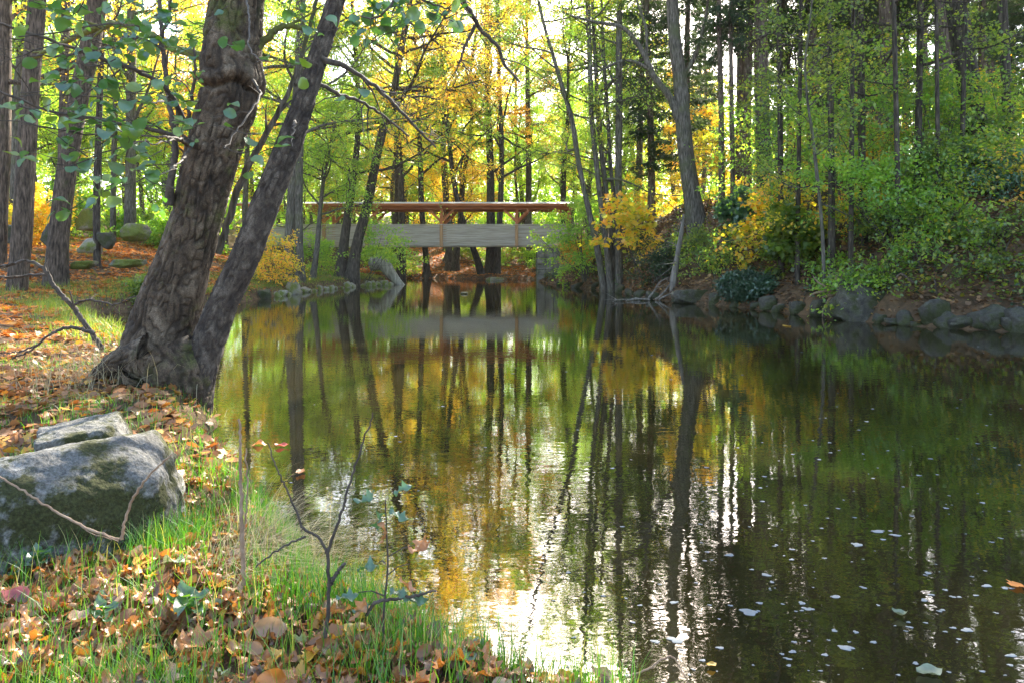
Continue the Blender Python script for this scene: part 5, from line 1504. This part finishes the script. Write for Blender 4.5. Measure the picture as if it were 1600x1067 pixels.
# the largest single leaves of the foreground
protos_l = []
for ci, (cn, cm) in enumerate(FALLEN):
    for k in range(3):
        t = (T_OAK + T_OVAL)[(ci * 3 + k) % 7]
        m = MB()
        m.leaves(t, np.array([(-0.5, 0, 0)]), np.array([(1.0, 0, 0)]), np.array([(0, 0, 1.0)]), 1.0)
        o = m.build('fallen_leaf', cm, None)
        tag(o, cn + ' fallen leaf lying among others on the near bank', 'leaf', cn + ' fallen leaves on the near bank')
        protos_l.append(o)
q = sample(1500, (-2.2, 0.6), (1.25, 3.0), lambda q, sd: 0.9 * (sd > 0.12))
q = q[np.argsort(q[:, 1])][:420]
q = q[rng.permutation(len(q))[:240]]
wts = np.array([0.38, 0.14, 0.22, 0.07, 0.06, 0.13])
first = set()
for k in range(len(q)):
    ci = int(rng.choice(6, p=wts))
    pi = ci * 3 + int(rng.integers(3))
    o = protos_l[pi]
    if pi in first:
        o = o.copy()
        COL.objects.link(o)
    first.add(pi)
    o.location = q[k] + np.array((0, 0, rng.uniform(0.03, 0.05)))
    o.rotation_euler = (rng.normal(0, 0.4) + (PI if rng.random() < 0.3 else 0), rng.normal(0, 0.35), rng.uniform(0, 6.28))
    s = rng.uniform(0.05, 0.092)
    o.scale = (s, s, s)
for pi, o in enumerate(protos_l):
    if pi not in first: bpy.data.objects.remove(o)
def one_leaf(label, px, py, Y, size, mat, tmpl, rot, z=None, name='fallen_leaf'):
    m = MB()
    m.leaves(tmpl, np.array([(-0.5, 0, 0)]) * size, np.array([(1.0, 0, 0)]), np.array([(0, 0, 1.0)]), size)
    o = m.build(name, mat, None)
    c = P(px, py, Y)
    c[2] = G(c[0], Y) + 0.045 if z is None else z
    o.location = c
    o.rotation_euler = rot
    return tag(o, label, 'leaf')
one_leaf('dull red leaf lying at the left edge below the boulder', 20, 880, 2.15, 0.12, M['red_leaf'], T_OVAL[0], (0.3, 0.1, 0.2))
one_leaf('large pale tan leaf curled in the grass right of the reddish stem', 425, 928, 2.02, 0.10, FALLEN[1][1], T_OVAL[1], (0.9, 0.1, 0.1))
one_leaf('large brown oak leaf in the litter at the bottom middle', 300, 960, 1.95, 0.13, FALLEN[0][1], T_OAK[1], (0.5, 0.2, 1.0))
one_leaf('orange leaf leaning upright near the bottom between grass blades', 425, 1055, 1.75, 0.09, FALLEN[2][1], T_OVAL[2], (1.0, 0.1, 0.6))
def float_leaf(label, px, py, size, mat, tmpl, rz):
    Y = F * CAMH / (py - HY)
    return one_leaf(label, px, py, Y, size, mat, tmpl, (0.0, 0.0, rz), z=0.012, name='floating_leaf')
float_leaf('large pale green leaf floating at the bottom right corner', 1452, 1055, 0.10, FALLEN[4][1], T_OVAL[0], 0.1)
float_leaf('orange maple leaf floating at the right edge of the picture', 1588, 916, 0.075, FALLEN[2][1], T_MAPLE, 0.4)
float_leaf('slim green leaf floating left of the white flecks near the bottom right', 1406, 964, 0.06, FALLEN[4][1], T_OVAL[1], -0.3)
float_leaf('red leaf floating in the dark water near the lower bank', 440, 698, 0.11, M['red_leaf'], T_OVAL[0], 0.1)
float_leaf('small rusty leaf drifting in front of the near bank', 405, 695, 0.12, FALLEN[0][1], T_OVAL[2], 0.5)
float_leaf('yellow leaf floating below the right bank', 1230, 510, 0.22, FALLEN[3][1], T_MAPLE, 0.4)
float_leaf('brown leaf floating beside the near grass', 470, 740, 0.1, FALLEN[0][1], T_OVAL[0], 1.5)
float_leaf('tan leaf floating at the bottom right of the middle', 1112, 1043, 0.04, FALLEN[3][1], T_OVAL[0], 0.2)

# white flecks of foam drifting on the water
def foam_mesh(seed):
    rg = np.random.default_rng(seed)
    k = 22
    th = np.arange(k) / k * 2 * PI
    r = 1 + 0.3 * np.sin(2 * th + rg.uniform(0, 6)) * rg.random() + 0.16 * np.sin(3 * th + rg.uniform(0, 6)) + 0.1 * np.sin(5 * th + rg.uniform(0, 6))
    rim = np.stack([np.cos(th) * r, np.sin(th) * r * 0.75, 0 * th], 1)
    v = np.concatenate([rim, rim * 0.9 + (0, 0, 0.1), rim * 0.5 + (0, 0, 0.16), [(0, 0, 0.17)]])
    m = MB()
    j = np.arange(k)
    jn = (j + 1) % k
    m.add(v, np.concatenate([np.stack([j, jn, jn + k, j + k], 1), np.stack([j + k, jn + k, jn + 2 * k, j + 2 * k], 1)]))
    m.f.append((np.stack([j + 2 * k, jn + 2 * k, np.full(k, 3 * k)], 1), 0))
    return m.build('foam_fleck', M['foam'], None)
fo = [foam_mesh(s) for s in range(7)]
FG = 'white foam flecks drifting on the water'
spots = [(1170, 956, 17), (1055, 1000, 14), (1024, 1002, 9), (1125, 1012, 8), (1322, 1012, 16), (1253, 942, 8), (1053, 941, 9), (1187, 942, 7), (1260, 951, 8), (1511, 984, 11), (1580, 1024, 12), (1372, 830, 14), (1340, 851, 13), (1197, 898, 9), (1365, 1003, 7), (1231, 1029, 8), (1542, 915, 10), (1140, 867, 9), (1305, 932, 10), (1450, 895, 8), (1525, 930, 6), (1400, 836, 10)]
rng = np.random.default_rng(91)
while len(spots) < 270:
    py = 470 + 590 * rng.random() ** 0.8
    px = rng.uniform(440, 1600)
    dens = (0.15 + 0.85 * ss(900, 1250, px)) * ss(480, 760, py) + 0.10
    if py > 850 and px < 780 + 0: continue
    if rng.random() > dens: continue
    spots.append((px, py, rng.uniform(1.5, 6.5) * (0.35 + 0.65 * (py - 404) / 500)))
for k, (px, py, s) in enumerate(spots):
    Y = F * CAMH / (py - HY)
    o = fo[k % 7]
    if k >= 7:
        o = o.copy()
        COL.objects.link(o)
    sz = 0.76 * s / F * Y
    o.location = ((px - HX) / F * Y, Y, 0.0015)
    o.rotation_euler = (0, 0, rng.uniform(-0.4, 0.4))
    o.scale = (sz, sz * rng.uniform(0.6, 1.1), min(0.03, sz * 0.5))
    tag(o, 'small flat white foam fleck drifting on the dark water', 'foam', FG)
tag(fo[0], 'largest white foam patch drifting left of the bottom right corner')
fo[0]['group'] = FG

# ------------------------------------------------------------------ the wood closing the view far off
rng = np.random.default_rng(95)
m = MB()
n = 110000
ang = rng.uniform(-0.75, 0.75, n)
dist = rng.uniform(84, 120, n)
x, y = dist * np.sin(ang), dist * np.cos(ang)
z = ground(x, y)[0]
top = 17 + 6 * noise3(np.stack([ang * 14, 0 * ang, 0 * ang], 1), 3) - 6 * np.exp(-((ang - 0.1) / 0.12) ** 2)
q = np.stack([x, y, z + rng.random(n) ** 1.2 * top], 1)
keep = noise3(q * 0.35, 9) > -0.25
q = q[keep]
m.leaves(T_DIAMOND, q, rng.normal(0, 1, q.shape), rng.normal(0, .7, q.shape) + np.array((0, 0, 1.0)), 0.7 * rng.uniform(0.5, 1.3, len(q)))
tag(m.build('far_wood', M['leaf_lime'], None, smooth=False), 'pale far wood closing the view behind all the trees', 'wood', kind='stuff')

# fallen sticks and bare roots on the right slope
rng = np.random.default_rng(96)
for q in range(26):
    px, Y = rng.uniform(1000, 1590), rng.uniform(15, 27)
    x = (px - HX) / F * Y
    if x < 7.2 - 0.1 * (Y - 20): continue
    az = rng.uniform(0, PI)
    t_ = wander(rng, (x, Y, G(x, Y) + 0.06), (math.cos(az), math.sin(az), 0), rng.uniform(0.7, 2.2), 9, 0.12)
    t_[:, 2] = ground(t_[:, 0], t_[:, 1])[0] + 0.05 + 0.08 * rng.random()
    m = MB()
    r_ = rng.uniform(0.015, 0.045)
    m.tube(t_, np.linspace(r_, r_ * 0.3, 10), 7)
    tag(m.build('fallen_stick', M['bark_pale'] if rng.random() < 0.35 else M['bark_brown'], None), 'dead stick lying in the litter on the steep right bank', 'stick', 'dead sticks on the right bank')

# ------------------------------------------------------------------ sunlit air of the wood
def haze(density):
    m, N, L = new_mat('haze_air')
    v = N.new("ShaderNodeVolumePrincipled")
    v.inputs["Color"].default_value = (0.95, 0.96, 0.97, 1)
    v.inputs["Density"].default_value = density
    v.inputs["Anisotropy"].default_value = 0.55
    out = N.new("ShaderNodeOutputMaterial")
    L.new(v.outputs[0], out.inputs["Volume"])
    b = MB()
    b.box((0, 0, 24), (1000, 1000, 60))
    tag(b.build('haze', m, None, smooth=False), kind='stuff')
haze(0.0002)
